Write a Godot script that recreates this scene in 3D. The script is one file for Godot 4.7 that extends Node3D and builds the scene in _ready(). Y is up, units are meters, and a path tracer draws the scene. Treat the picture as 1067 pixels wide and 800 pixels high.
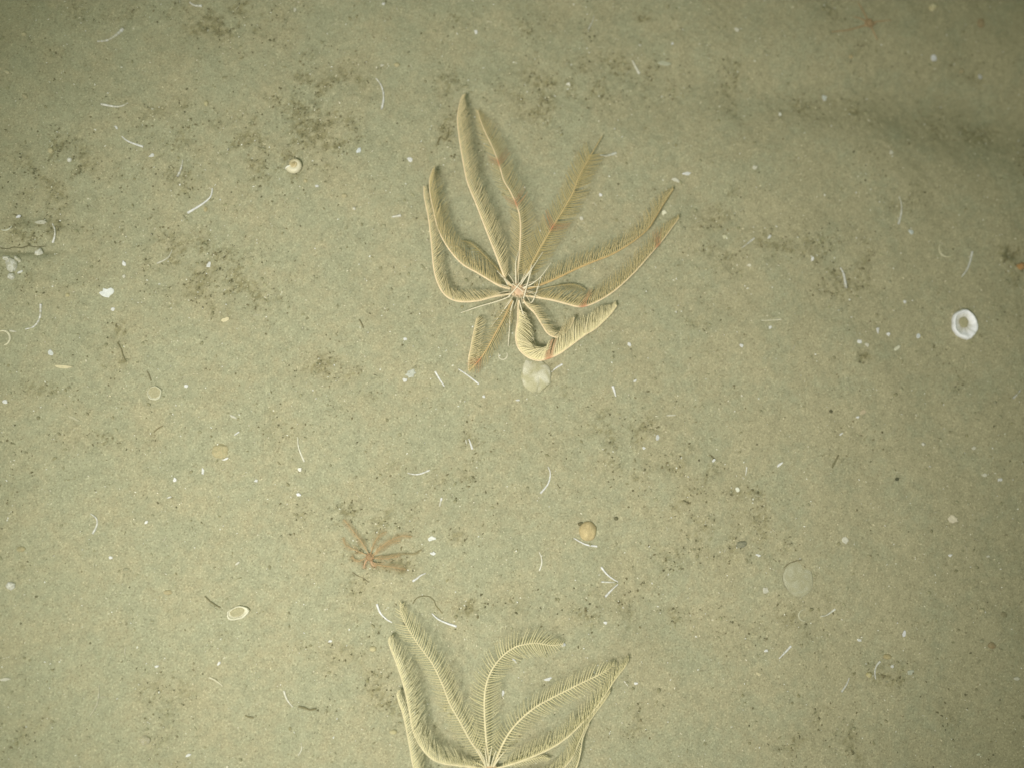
extends Node3D
# A sandy seabed seen from above through slightly green water: two large feather stars, a small orange one,
# tusk shells, broken shells and pebbles. One metre here is one metre on the seabed; the frame is about 1.07 m wide.

const FOV := 40.0
const EXTENT_X := 0.74
const EXTENT_Z := 0.62
const MASK_STEP := 0.004
const MASK_W := 400
const MASK_H := 340

var rng := RandomNumberGenerator.new()
var cam_pos: Vector3
var cam_basis: Basis
var used_names := {}
var dark_mask := PackedFloat32Array()   # brown organic litter lying on the sand
var dip_mask := PackedFloat32Array()    # hollows and mounds, metres
var broad := FastNoiseLite.new()
var mid := FastNoiseLite.new()
var lump := FastNoiseLite.new()
var blot := FastNoiseLite.new()
var fine := FastNoiseLite.new()
var tuft := FastNoiseLite.new()

# ------------------------------------------------------------------ mesh builder
class Shape:
	var v := PackedVector3Array()
	var n := PackedVector3Array()
	var c := PackedColorArray()
	var i := PackedInt32Array()

	func vert(p: Vector3, nn: Vector3, col: Color) -> int:
		v.append(p); n.append(nn); c.append(col)
		return v.size() - 1

	func tri(a: int, b: int, d: int) -> void:
		var g := (v[b] - v[a]).cross(v[d] - v[a])
		if g.dot(n[a] + n[b] + n[d]) > 0.0:
			i.append(a); i.append(d); i.append(b)
		else:
			i.append(a); i.append(b); i.append(d)

	func quad(a: int, b: int, d: int, e: int) -> void:
		tri(a, b, d); tri(a, d, e)

	# a swept tube with a radius and a colour for every point; flat squashes it along up
	func tube(p: PackedVector3Array, r: PackedFloat32Array, col: PackedColorArray, sides := 6, cap := true) -> void:
		var up := Vector3.UP
		var first := v.size()
		var count := p.size()
		for k in count:
			var t := (p[mini(k + 1, count - 1)] - p[maxi(k - 1, 0)]).normalized()
			if absf(t.dot(up)) > 0.97:
				up = Vector3.RIGHT
			var s := t.cross(up).normalized()
			up = s.cross(t).normalized()
			for q in sides:
				var a := TAU * q / sides
				var d := s * cos(a) + up * sin(a)
				vert(p[k] + d * r[k], d, col[k])
		for k in count - 1:
			for q in sides:
				var a := first + k * sides + q
				var b := first + k * sides + (q + 1) % sides
				quad(a, b, b + sides, a + sides)
		if cap:
			for e in [0, count - 1]:
				var t := (p[e] - p[1 if e == 0 else count - 2]).normalized()
				var m := vert(p[e] + t * r[e] * 0.5, t, col[e])
				for q in sides:
					tri(m, first + e * sides + q, first + e * sides + (q + 1) % sides)

	func smooth() -> void:
		var acc := PackedVector3Array()
		acc.resize(v.size())
		for k in range(0, i.size(), 3):
			var g := (v[i[k + 2]] - v[i[k]]).cross(v[i[k + 1]] - v[i[k]])
			for q in 3:
				acc[i[k + q]] += g
		for k in v.size():
			if acc[k].length() > 1e-16:
				n[k] = acc[k].normalized()

	func mesh() -> ArrayMesh:
		var a := []
		a.resize(Mesh.ARRAY_MAX)
		a[Mesh.ARRAY_VERTEX] = v; a[Mesh.ARRAY_NORMAL] = n; a[Mesh.ARRAY_COLOR] = c; a[Mesh.ARRAY_INDEX] = i
		var m := ArrayMesh.new()
		m.add_surface_from_arrays(Mesh.PRIMITIVE_TRIANGLES, a)
		return m


# ------------------------------------------------------------------ naming
func numbered(called: String) -> String:
	var k: int = used_names.get(called, 0)
	used_names[called] = k + 1
	return called if k == 0 else "%s_%03d" % [called, k]

func tag(o: Node3D, label := "", category := "", group := "", kind := "") -> Node3D:
	if label: o.set_meta("label", label)
	if category: o.set_meta("category", category)
	if group: o.set_meta("group", group)
	if kind: o.set_meta("kind", kind)
	return o

func put(called: String, m: Mesh, mat: Material, parent: Node3D = null) -> MeshInstance3D:
	var o := MeshInstance3D.new()
	o.mesh = m
	o.material_override = mat
	if parent == null:
		o.name = numbered(called)
		add_child(o, true)
	else:
		o.name = called
		parent.add_child(o, true)
	return o

func thing(called: String, at_pos: Vector3) -> Node3D:
	var o := Node3D.new()
	o.name = numbered(called)
	add_child(o, true)
	o.position = at_pos
	return o

func paint(rough: float, spec := 0.25, back := 0.0) -> StandardMaterial3D:
	var m := StandardMaterial3D.new()
	m.vertex_color_use_as_albedo = true
	m.roughness = rough
	m.metallic_specular = spec
	if back > 0.0:
		m.backlight_enabled = true
		m.backlight = Color(back, back * 0.95, back * 0.8)
	return m

# ------------------------------------------------------------------ places
# a point of the seabed (raised by h) on the line of sight measured off the survey photograph
func at(px: float, py: float, h := 0.0) -> Vector3:
	var k := tan(deg_to_rad(FOV) / 2.0)
	var d := (-cam_basis.z + cam_basis.x * ((px - 533.5) / 400.0 * k) + cam_basis.y * ((400.0 - py) / 400.0 * k)).normalized()
	var y := h
	var p := Vector3.ZERO
	for q in 3:
		p = cam_pos + d * ((y - cam_pos.y) / d.y)
		y = ground(p.x, p.z) + h
	return cam_pos + d * ((y - cam_pos.y) / d.y)

func flat_at(px: float, py: float) -> Vector3:
	var k := tan(deg_to_rad(FOV) / 2.0)
	var d := -cam_basis.z + cam_basis.x * ((px - 533.5) / 400.0 * k) + cam_basis.y * ((400.0 - py) / 400.0 * k)
	return cam_pos + d * (-cam_pos.y / d.y)

func mask(a: PackedFloat32Array, x: float, z: float) -> float:
	var u := x / MASK_STEP + MASK_W * 0.5
	var w := z / MASK_STEP + MASK_H * 0.5
	if u < 0.0 or w < 0.0 or u >= MASK_W - 1 or w >= MASK_H - 1:
		return 0.0
	var iu := int(u)
	var iw := int(w)
	var fu := u - iu
	var fw := w - iw
	var o := iw * MASK_W + iu
	return lerpf(lerpf(a[o], a[o + 1], fu), lerpf(a[o + MASK_W], a[o + MASK_W + 1], fu), fw)

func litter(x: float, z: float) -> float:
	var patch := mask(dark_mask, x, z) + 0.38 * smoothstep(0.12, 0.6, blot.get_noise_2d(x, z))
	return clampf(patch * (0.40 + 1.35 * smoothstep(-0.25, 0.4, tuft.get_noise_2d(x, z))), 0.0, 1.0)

func ground(x: float, z: float) -> float:
	return 0.010 * broad.get_noise_2d(x, z) + 0.0035 * mid.get_noise_2d(x, z) + mask(dip_mask, x, z)

func splat(a: PackedFloat32Array, px: float, py: float, rx: float, ry: float, amount: float, turn := 0.0, power := 2.0) -> void:
	var o := flat_at(px, py)
	var e1 := rx * 0.001
	var e2 := ry * 0.001
	var reach := maxf(e1, e2) * 1.9
	var ca := cos(deg_to_rad(turn))
	var sa := sin(deg_to_rad(turn))
	for w in range(maxi(0, int((o.z - reach) / MASK_STEP + MASK_H * 0.5)), mini(MASK_H, int((o.z + reach) / MASK_STEP + MASK_H * 0.5) + 2)):
		for u in range(maxi(0, int((o.x - reach) / MASK_STEP + MASK_W * 0.5)), mini(MASK_W, int((o.x + reach) / MASK_STEP + MASK_W * 0.5) + 2)):
			var dx := (u - MASK_W * 0.5) * MASK_STEP - o.x
			var dz := (w - MASK_H * 0.5) * MASK_STEP - o.z
			var r := sqrt(pow((dx * ca - dz * sa) / e1, 2) + pow((dx * sa + dz * ca) / e2, 2))
			a[w * MASK_W + u] += amount * exp(-pow(r, power))

# a smooth curve through the given points, spaced evenly
func curve(pts: PackedVector3Array, step: float) -> PackedVector3Array:
	var c := Curve3D.new()
	c.bake_interval = step * 0.5
	for k in pts.size():
		var t := (pts[mini(k + 1, pts.size() - 1)] - pts[maxi(k - 1, 0)]) / 6.0
		if k > 0:
			t = t.limit_length(pts[k].distance_to(pts[k - 1]) * 0.4)
		if k < pts.size() - 1:
			t = t.limit_length(pts[k].distance_to(pts[k + 1]) * 0.4)
		c.add_point(pts[k], -t, t)
	var total := c.get_baked_length()
	var count := maxi(2, int(total / step))
	var out := PackedVector3Array()
	for k in count + 1:
		out.append(c.sample_baked(total * k / count, true))
	return out

func lin(r: float, g: float, b: float) -> Color:
	return Color(r, g, b)

func vary(c: Color, amount: float) -> Color:
	var k := 1.0 + rng.randf_range(-amount, amount)
	return Color(c.r * k, c.g * k, c.b * k * (1.0 + rng.randf_range(-amount, amount) * 0.3))

# ------------------------------------------------------------------ feather stars
var pinnule_rows := []   # every pinnule of the star in hand: [length, Shape arguments]

# one arm: its axis is added to the body; its pinnules are remembered
# right and left: angle of each row of pinnules round the axis, seen from the disc (0 points flat to the right, 180 flat to the left)
func arm(body: Shape, origin: Vector3, raw: Array, opt: Dictionary) -> void:
	var pts := PackedVector3Array()
	for q in raw:
		pts.append(at(q[0], q[1], q[2] * 0.001) - origin)
	var p := curve(pts, 0.0014)
	var count := p.size()
	var length := 0.0014 * count
	var axis_col: Color = opt.axis
	var comb_col: Color = opt.comb
	var red: Array = opt.get("red", [])
	var thick: float = opt.get("thick", 1.32) * 0.001
	var long: float = opt.get("long", 15.0) * 0.00112
	var r := PackedFloat32Array()
	var col := PackedColorArray()
	for k in count:
		var t := float(k) / (count - 1)
		var w := lerpf(thick, thick * 0.38, pow(t, 0.8)) * (1.0 + 0.10 * (1 if k % 2 else -1))
		if t < 0.06:
			w *= lerpf(0.8, 1.0, t / 0.06)
		r.append(w)
		var cc := axis_col * (0.96 + 0.05 * sin(k * 0.7) + rng.randf_range(-0.04, 0.04))
		for m in red:
			cc = cc.lerp(Color(0.44, 0.15, 0.075), 0.85 * exp(-pow((t - m) * length / 0.005, 2)))
		col.append(cc)
	body.tube(p, r, col, 7)
	var pitch: float = opt.get("pitch", 2.3) * 0.001
	var start: float = opt.get("from", 0.05)
	var stop: float = opt.get("to", 1.0)
	var steps := int(length / pitch)
	for side in 2:
		var angle: float = deg_to_rad(opt.right if side == 0 else opt.left)
		var share: float = opt.get("rlen", 1.0) if side == 0 else opt.get("llen", 1.0)
		if share <= 0.0:
			continue
		for k in steps:
			var t := (k + 0.5 * side + rng.randf_range(-0.06, 0.06)) / steps
			if t < start or t > stop:
				continue
			var f := clampf(t * (count - 1), 0.0, count - 1.001)
			var b := p[int(f)].lerp(p[int(f) + 1], f - int(f))
			var tan_ := (p[mini(int(f) + 2, count - 1)] - p[maxi(int(f) - 1, 0)]).normalized()
			var s := tan_.cross(Vector3.UP).normalized()
			var up := s.cross(tan_).normalized()
			var profile := smoothstep(-0.04, 0.16, t) * (1.0 - 0.12 * t) * (1.0 - 0.75 * smoothstep(0.80, 1.02, t))
			var len_ := long * share * profile * rng.randf_range(0.93, 1.05)
			if rng.randf() < 0.05:
				len_ *= rng.randf_range(0.2, 0.75)
			if len_ < 0.0012 or rng.randf() < 0.015:
				continue
			var clump := fine.get_noise_2d(k * 0.0011 + origin.x, side * 3.0 + pts[0].z * 40.0 + long * 90.0)
			var a := angle + rng.randf_range(-0.06, 0.06) + 0.06 * clump
			var out := s * cos(a) + up * sin(a)
			var lean := deg_to_rad(opt.get("lean", 66.0) + rng.randf_range(-3.5, 3.5) + 2.5 * clump - 18.0 * smoothstep(0.75, 1.0, t))
			var dir := out * sin(lean) + tan_ * cos(lean)
			var bend := tan_ * rng.randf_range(0.14, 0.24) - up * rng.randf_range(-0.02, 0.08)
			var pp := PackedVector3Array()
			var rr := PackedFloat32Array()
			var cl := PackedColorArray()
			var base_r: float = opt.get("fine", 0.48) * 0.001
			var tint := vary(comb_col, 0.10)
			for m in red:
				tint = tint.lerp(Color(0.44, 0.17, 0.085), 0.62 * exp(-pow((t - m) * length / 0.0048, 4)))
			for q in 5:
				var u := q / 4.0
				var w := b + dir * (len_ * u) + bend * (len_ * u * u)
				var gx := w + origin
				var low := ground(gx.x, gx.z) + 0.0008 - origin.y
				w.y = maxf(w.y, low)
				pp.append(w)
				rr.append(base_r * lerpf(1.05, 0.34, u) * (0.75 + 0.25 * minf(1.0, share)))
				cl.append(tint * lerpf(1.08, 0.92, u))
			pinnule_rows.append([len_, pp, rr, cl])

func cirrus(body: Node3D, origin: Vector3, raw: Array, col: Color, mat: Material, thick := 0.62) -> void:
	var pts := PackedVector3Array()
	for q in raw:
		pts.append(at(q[0], q[1], q[2] * 0.001) - origin)
	var p := curve(pts, 0.002)
	var r := PackedFloat32Array()
	var cl := PackedColorArray()
	for k in p.size():
		var t := float(k) / (p.size() - 1)
		r.append(thick * 0.001 * lerpf(1.0, 0.5, t) * (1.0 + 0.12 * (k % 2)))
		cl.append(vary(col, 0.05))
	var s := Shape.new()
	s.tube(p, r, cl, 6)
	put("cirrus", s.mesh(), mat, body)

# the central disc: a low dome with a ring of knobs where the arms begin
func disc(body: Shape, centre: Vector3, radius: float, height: float, col: Color, spot: Color) -> void:
	var rings := 8
	var around := 30
	var first := body.v.size()
	for k in rings + 1:
		var e := float(k) / rings
		for q in around:
			var a := TAU * q / around
			var w := radius * sin(e * PI * 0.62) * (1.0 + 0.10 * cos(a * 5.0) * e)
			var y := height * cos(e * PI * 0.62) + 0.0006 * sin(a * 10.0) * sin(e * PI)
			var m := spot.lerp(col, smoothstep(0.15, 0.6, e + 0.12 * sin(a * 3.0)))
			body.vert(centre + Vector3(cos(a) * w, y, sin(a) * w), Vector3(cos(a) * e, 1.1 - e, sin(a) * e).normalized(), vary(m, 0.08))
	for k in rings:
		for q in around:
			var a := first + k * around + q
			var b := first + k * around + (q + 1) % around
			body.quad(a, b, b + around, a + around)
	for k in 26:
		var a := k * 2.4
		var e := 0.25 + 0.75 * fmod(k * 0.618, 1.0)
		var foot := centre + Vector3(cos(a) * radius * e, height * (1.0 - 0.75 * e * e), sin(a) * radius * e)
		var tip := foot + Vector3(cos(a + 0.5) * e, 0.8, sin(a + 0.5) * e) * radius * rng.randf_range(0.25, 0.5)
		var w := radius * 0.085
		body.tube(PackedVector3Array([foot, foot.lerp(tip, 0.6), tip]), PackedFloat32Array([w * 1.2, w, w * 0.5]), PackedColorArray([col, vary(col, 0.15), col * 1.1]), 5)

# the longest pinnules are parts of their own, the rest one fringe
func finish_pinnules(root: Node3D, mat: Material, singles: int) -> void:
	var order := range(pinnule_rows.size())
	order.sort_custom(func(a, b): return pinnule_rows[a][0] > pinnule_rows[b][0])
	var rest := Shape.new()
	for k in order.size():
		var w: Array = pinnule_rows[order[k]]
		if k < singles:
			var s := Shape.new()
			s.tube(w[1], w[2], w[3], 4)
			put("pinnule", s.mesh(), mat, root)
		else:
			rest.tube(w[1], w[2], w[3], 4)
	if rest.v.size():
		tag(put("pinnule_fringe", rest.mesh(), mat, root), "", "", "", "stuff")
	pinnule_rows.clear()

func large_star() -> void:
	var origin := at(539, 305)
	var root := thing("feather_star", origin)
	tag(root, "large whole tan feather star lying above the pale flat stone", "feather star", "feather stars on the seabed")
	var body := Shape.new()
	var ax := Color(0.76, 0.61, 0.40)
	var cm := Color(0.52, 0.42, 0.215)
	var pale := Color(0.60, 0.505, 0.295)
	disc(body, at(538, 306, 9) * 0.0 + Vector3(0, 0.010, 0), 0.0078, 0.0070, Color(0.66, 0.50, 0.33), Color(0.58, 0.37, 0.25))
	arm(body, origin, [[532, 306, 12], [515, 309, 14], [497, 313.5, 16], [478, 314, 17], [465, 308.5, 18], [457, 297, 19], [452, 280, 19], [449, 250, 19], [446, 226, 18], [442, 206, 17], [441.5, 194, 15]],
		{"axis": ax, "comb": pale, "right": 8, "left": 40, "long": 13, "to": 0.99})
	arm(body, origin, [[531, 301, 12], [519, 297, 16], [497, 284, 20], [483, 276, 22], [472, 265, 23], [463, 252, 23], [456, 237, 22], [451.5, 219, 22], [448, 201, 21], [447.5, 187, 18], [451, 176, 14]],
		{"axis": ax, "comb": cm, "right": 5, "left": 62, "long": 17})
	arm(body, origin, [[533, 298, 12], [527, 292, 15], [517, 266, 20], [506, 238, 24], [496, 212, 26], [490, 198, 27], [485.5, 184, 27], [481, 160, 26], [478, 141, 25], [476.5, 123, 22], [479, 107, 18], [482, 99, 14]],
		{"axis": ax, "comb": pale, "right": 10, "left": 42, "long": 16})
	arm(body, origin, [[537, 298, 12], [540, 276, 16], [541.8, 257, 20], [542.5, 239, 22], [541.5, 225, 23], [538, 213, 23], [532, 200, 22], [525, 188, 21], [520, 171.5, 20], [513, 153, 18], [506, 139, 16], [501.5, 128, 13], [497.5, 115, 9]],
		{"axis": ax * 0.95, "comb": cm, "right": 12, "left": 158, "long": 16, "llen": 0.75, "red": [0.43, 0.67]})
	arm(body, origin, [[542, 298, 12], [549, 285, 16], [561, 262, 20], [575, 238, 22], [588, 217, 22], [597.5, 200, 21], [603, 185, 20], [612, 168, 17], [627.5, 142, 13]],
		{"axis": Color(0.50, 0.38, 0.18), "comb": Color(0.48, 0.375, 0.165), "right": 6, "left": 172, "long": 16.5, "to": 0.86, "lean": 60, "red": [0.37]})
	arm(body, origin, [[546, 302, 12], [560, 298, 16], [578, 291, 20], [599, 281, 22], [619, 272.5, 24], [638, 265, 24], [658, 253, 23], [674, 240, 20], [683, 227, 17], [692, 212, 13], [702, 197, 8]],
		{"axis": Color(0.50, 0.34, 0.15), "comb": cm, "right": 126, "left": 160, "long": 15.5, "lean": 72, "pitch": 2.65})
	arm(body, origin, [[547, 308, 12], [560, 310, 16], [577, 313, 19], [592, 317, 20], [604, 319.5, 21], [616, 317, 22], [630, 310, 22], [644, 300, 22], [662, 283, 21], [677, 266, 19], [690, 251, 16], [702, 235, 12], [708, 227, 9]],
		{"axis": ax, "comb": cm, "right": 132, "left": 164, "long": 16, "lean": 70, "pitch": 2.65, "red": [0.29, 0.80]})
	arm(body, origin, [[545, 312, 12], [549, 318, 15], [557, 326, 18], [564, 337, 20], [571, 347.5, 21], [580, 351.5, 22], [588, 348, 22], [596, 338, 22], [598.5, 331, 21]],
		{"axis": ax, "comb": pale, "right": 135, "left": 172, "long": 10})
	arm(body, origin, [[540, 313, 12], [540, 322, 14], [539.5, 335, 16], [537.5, 350, 17], [540, 362, 18], [548.5, 371, 18], [560, 375.5, 19], [571, 373.5, 20], [583, 368.5, 21], [597, 358.5, 21], [610, 349, 20], [622, 341.5, 18], [636, 328, 14], [643, 318.5, 10]],
		{"axis": ax, "comb": Color(0.69, 0.61, 0.38), "right": 154, "left": 174, "long": 18.5, "red": [0.475], "pitch": 1.55, "fine": 0.62, "lean": 68})
	arm(body, origin, [[534, 313, 12], [530.5, 320, 14], [525, 332, 16], [516.5, 347, 17], [508, 362.5, 17], [501, 373, 16], [493, 382, 12], [488.5, 386, 8]],
		{"axis": Color(0.52, 0.36, 0.17), "comb": cm, "right": 20, "left": 165, "long": 11, "red": [0.83], "lean": 56})
	arm(body, origin, [[488.5, 386, 7], [488, 376, 11], [490, 364, 14], [493, 348, 15], [496.5, 331, 12]],
		{"axis": ax, "comb": pale, "right": 10, "left": 34, "long": 13, "thick": 0.7, "from": 0.0})
	arm(body, origin, [[531, 299, 10], [524, 287, 9], [516, 278, 9], [507, 268.5, 10], [496, 258, 11], [489, 253, 11], [481, 251, 9]],
		{"axis": Color(0.40, 0.30, 0.13), "comb": Color(0.32, 0.26, 0.11), "right": 60, "left": 170, "long": 8, "rlen": 0.5, "thick": 0.9})
	arm(body, origin, [[548, 307, 10], [560, 303, 9], [575, 299, 9], [593, 296.6, 9], [603, 298, 10], [611, 302.5, 9]],
		{"axis": Color(0.46, 0.37, 0.19), "comb": Color(0.33, 0.26, 0.11), "right": 10, "left": 100, "long": 8, "llen": 0.4, "thick": 0.8, "from": 0.5})
	for k in 16:
		var a := k * 2.4 + 0.3
		var foot := Vector3(cos(a) * 0.005, 0.013, sin(a) * 0.005)
		var tip := foot + Vector3(cos(a + 0.25) * rng.randf_range(0.010, 0.022), rng.randf_range(0.001, 0.010), sin(a + 0.25) * rng.randf_range(0.010, 0.022))
		var bent := foot.lerp(tip, 0.5) + Vector3(0, 0.004, 0)
		body.tube(curve(PackedVector3Array([foot, bent, tip]), 0.004), PackedFloat32Array([0.0004, 0.0004, 0.0004, 0.00035, 0.0003, 0.00025, 0.0002, 0.0002, 0.0002, 0.0002, 0.0002]), PackedColorArray([Color(0.72, 0.6, 0.44), Color(0.72, 0.6, 0.44), Color(0.72, 0.62, 0.44), Color(0.72, 0.62, 0.44), Color(0.72, 0.62, 0.44), Color(0.72, 0.62, 0.44), Color(0.72, 0.62, 0.44), Color(0.72, 0.62, 0.44), Color(0.72, 0.62, 0.44), Color(0.72, 0.62, 0.44), Color(0.72, 0.62, 0.44)]), 5)
	put("body", body.mesh(), paint(0.75, 0.3, 0.0), root)
	var cir := Color(0.78, 0.71, 0.55)
	var cmat := paint(0.6, 0.35)
	for q in [[[538, 300, 15], [537.3, 285, 22], [537.5, 273, 24], [540.5, 262, 22]], [[541, 299, 16], [548, 289, 23], [555, 279, 26], [565.5, 263, 24]],
			[[544, 300, 15], [553, 296.5, 21], [563, 289, 23], [570, 280, 22], [574, 274, 19]], [[545, 302, 14], [549, 297, 18], [551.5, 287, 22], [554, 276, 24]],
			[[545.5, 311, 15], [548, 302, 21], [551, 291, 26], [554, 281, 28]], [[544, 315, 13], [550, 316.5, 15], [555, 314, 18], [559, 304, 22], [564, 288, 24]],
			[[531, 309, 13], [518, 314, 15], [499, 319.5, 14], [480, 326, 7]], [[533, 312, 13], [525, 323, 15], [512, 340.5, 9]],
			[[535, 314, 13], [532, 325, 15], [530.8, 342, 12], [529.5, 361, 4]], [[541, 313, 14], [545, 327, 17], [551, 342, 15], [558.5, 360, 8]],
			[[530, 309, 14], [537, 301, 22], [545, 291, 26], [553, 281, 25]], [[529, 297, 14], [525, 290, 18], [518, 282.5, 17]], [[534, 296, 16], [539, 299, 21], [545, 304, 22]]]:
		cirrus(root, origin, q, cir, cmat)
	finish_pinnules(root, paint(0.85, 0.2, 0.0), 300)

func lower_star() -> void:
	var origin := at(511, 803)
	var root := thing("feather_star", origin)
	tag(root, "pale yellow feather star cut off by the lower edge of the photo", "feather star", "feather stars on the seabed")
	var body := Shape.new()
	var ax := Color(0.67, 0.59, 0.38)
	var cm := Color(0.64, 0.575, 0.335)
	var pale := Color(0.68, 0.62, 0.39)
	disc(body, Vector3(0, 0.010, 0), 0.0085, 0.006, Color(0.56, 0.43, 0.25), Color(0.47, 0.28, 0.16))
	arm(body, origin, [[504, 806, 12], [488, 816, 16], [468, 824, 18], [448, 822, 19], [436, 812, 20], [430.5, 798, 20], [426, 774, 20], [420.5, 747, 19], [416, 733, 17], [413.5, 724, 15], [415, 719, 13]],
		{"axis": ax, "comb": pale, "right": 8, "left": 42, "long": 13})
	arm(body, origin, [[505, 801, 12], [492, 799, 15], [474, 797, 18], [461, 795, 20], [449, 789.5, 22], [438, 777, 23], [430, 760, 24], [426.5, 741, 24], [421, 716, 24], [413, 691, 22], [407, 676, 18], [404.5, 667, 14], [407, 662, 10]],
		{"axis": ax, "comb": pale, "right": 8, "left": 44, "long": 17})
	arm(body, origin, [[507, 800, 12], [498, 783, 16], [490, 771.5, 19], [480, 753, 22], [469, 733.5, 23], [460.5, 712, 24], [451, 692, 24], [443, 681, 23], [433.5, 668, 21], [422.5, 650, 16], [417, 636, 11], [418, 628, 8]],
		{"axis": ax * 0.92, "comb": cm, "right": 20, "left": 152, "long": 16, "llen": 0.85, "pitch": 2.65, "fine": 0.5})
	arm(body, origin, [[510, 799, 12], [507, 775, 17], [505, 746, 22], [505, 725, 24], [507.5, 710, 25], [513, 697, 25], [523, 684, 24], [535, 675, 23], [546, 671.3, 22], [560, 670, 18], [575, 672.3, 14], [587, 670.5, 9]],
		{"axis": ax, "comb": cm, "right": 14, "left": 168, "long": 15, "lean": 72, "pitch": 2.65, "fine": 0.5})
	arm(body, origin, [[513, 800, 12], [519.5, 785, 16], [525, 773, 19], [533, 760, 22], [545, 747, 24], [559, 736, 25], [576, 726.5, 25], [590, 719.5, 25], [607, 711, 24], [624, 703, 21], [633, 698, 17], [640, 692, 12]],
		{"axis": ax, "comb": cm, "right": 22, "left": 146, "long": 16, "rlen": 0.85, "lean": 70, "pitch": 3.0, "fine": 0.5})
	arm(body, origin, [[515, 801, 12], [530, 797, 16], [548, 791, 20], [573, 780, 23], [590, 769, 24], [604, 756, 24], [618.5, 740.5, 23], [630, 725, 21], [640, 709.5, 17], [652, 694, 11], [655.5, 686, 7]],
		{"axis": ax, "comb": cm, "right": 130, "left": 162, "long": 16, "lean": 68, "pitch": 2.65, "fine": 0.5})
	arm(body, origin, [[515, 804, 12], [530, 812, 15], [552, 816, 18], [572, 811, 19], [587, 800, 20], [597, 788, 20], [604, 771.5, 20], [611, 757, 19], [621, 742, 17], [631, 729, 14], [636, 721, 10]],
		{"axis": ax, "comb": cm, "right": 125, "left": 160, "long": 14})
	arm(body, origin, [[514, 806, 12], [540, 824, 14], [570, 832, 16], [588, 822, 16], [600, 801, 16], [604.5, 786, 16], [607.5, 769, 15], [614, 754, 12]],
		{"axis": ax, "comb": pale, "right": 138, "left": 170, "long": 12})
	arm(body, origin, [[506, 800, 11], [497, 795, 13], [479, 792, 15], [464, 790.5, 14]],
		{"axis": pale, "comb": pale, "right": 60, "left": 120, "long": 6, "thick": 0.8})
	arm(body, origin, [[530, 797, 14], [552, 791.5, 12], [565, 789, 11], [573, 791, 9]],
		{"axis": pale, "comb": cm, "right": 40, "left": 130, "long": 5, "thick": 0.7})
	arm(body, origin, [[507, 807, 12], [496, 835, 17], [480, 870, 21], [470, 910, 20], [474, 950, 12]],
		{"axis": ax, "comb": cm, "right": 15, "left": 165, "long": 15})
	arm(body, origin, [[513, 807, 12], [525, 840, 17], [548, 875, 20], [575, 905, 15], [590, 940, 9]],
		{"axis": ax, "comb": cm, "right": 15, "left": 165, "long": 15})
	put("body", body.mesh(), paint(0.75, 0.3, 0.0), root)
	var cmat := paint(0.6, 0.35)
	for q in [[[506, 799, 15], [504, 790, 20], [498, 780, 22]], [[509, 798, 15], [510.5, 788, 21], [512.5, 778, 22]], [[512, 798, 15], [514, 790, 21], [517, 782, 23]],
			[[514, 799, 14], [520, 790, 18], [530, 778, 15]], [[508, 798, 15], [506.5, 788, 19], [505.5, 779, 19]], [[504, 803, 13], [490, 801, 12], [478, 795, 7]],
			[[507, 808, 12], [500, 822, 14], [492, 838, 7]], [[514, 808, 12], [520, 824, 14], [530, 838, 7]]]:
		cirrus(root, origin, q, Color(0.72, 0.65, 0.45), cmat, 0.8)
	finish_pinnules(root, paint(0.85, 0.2, 0.0), 300)

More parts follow.
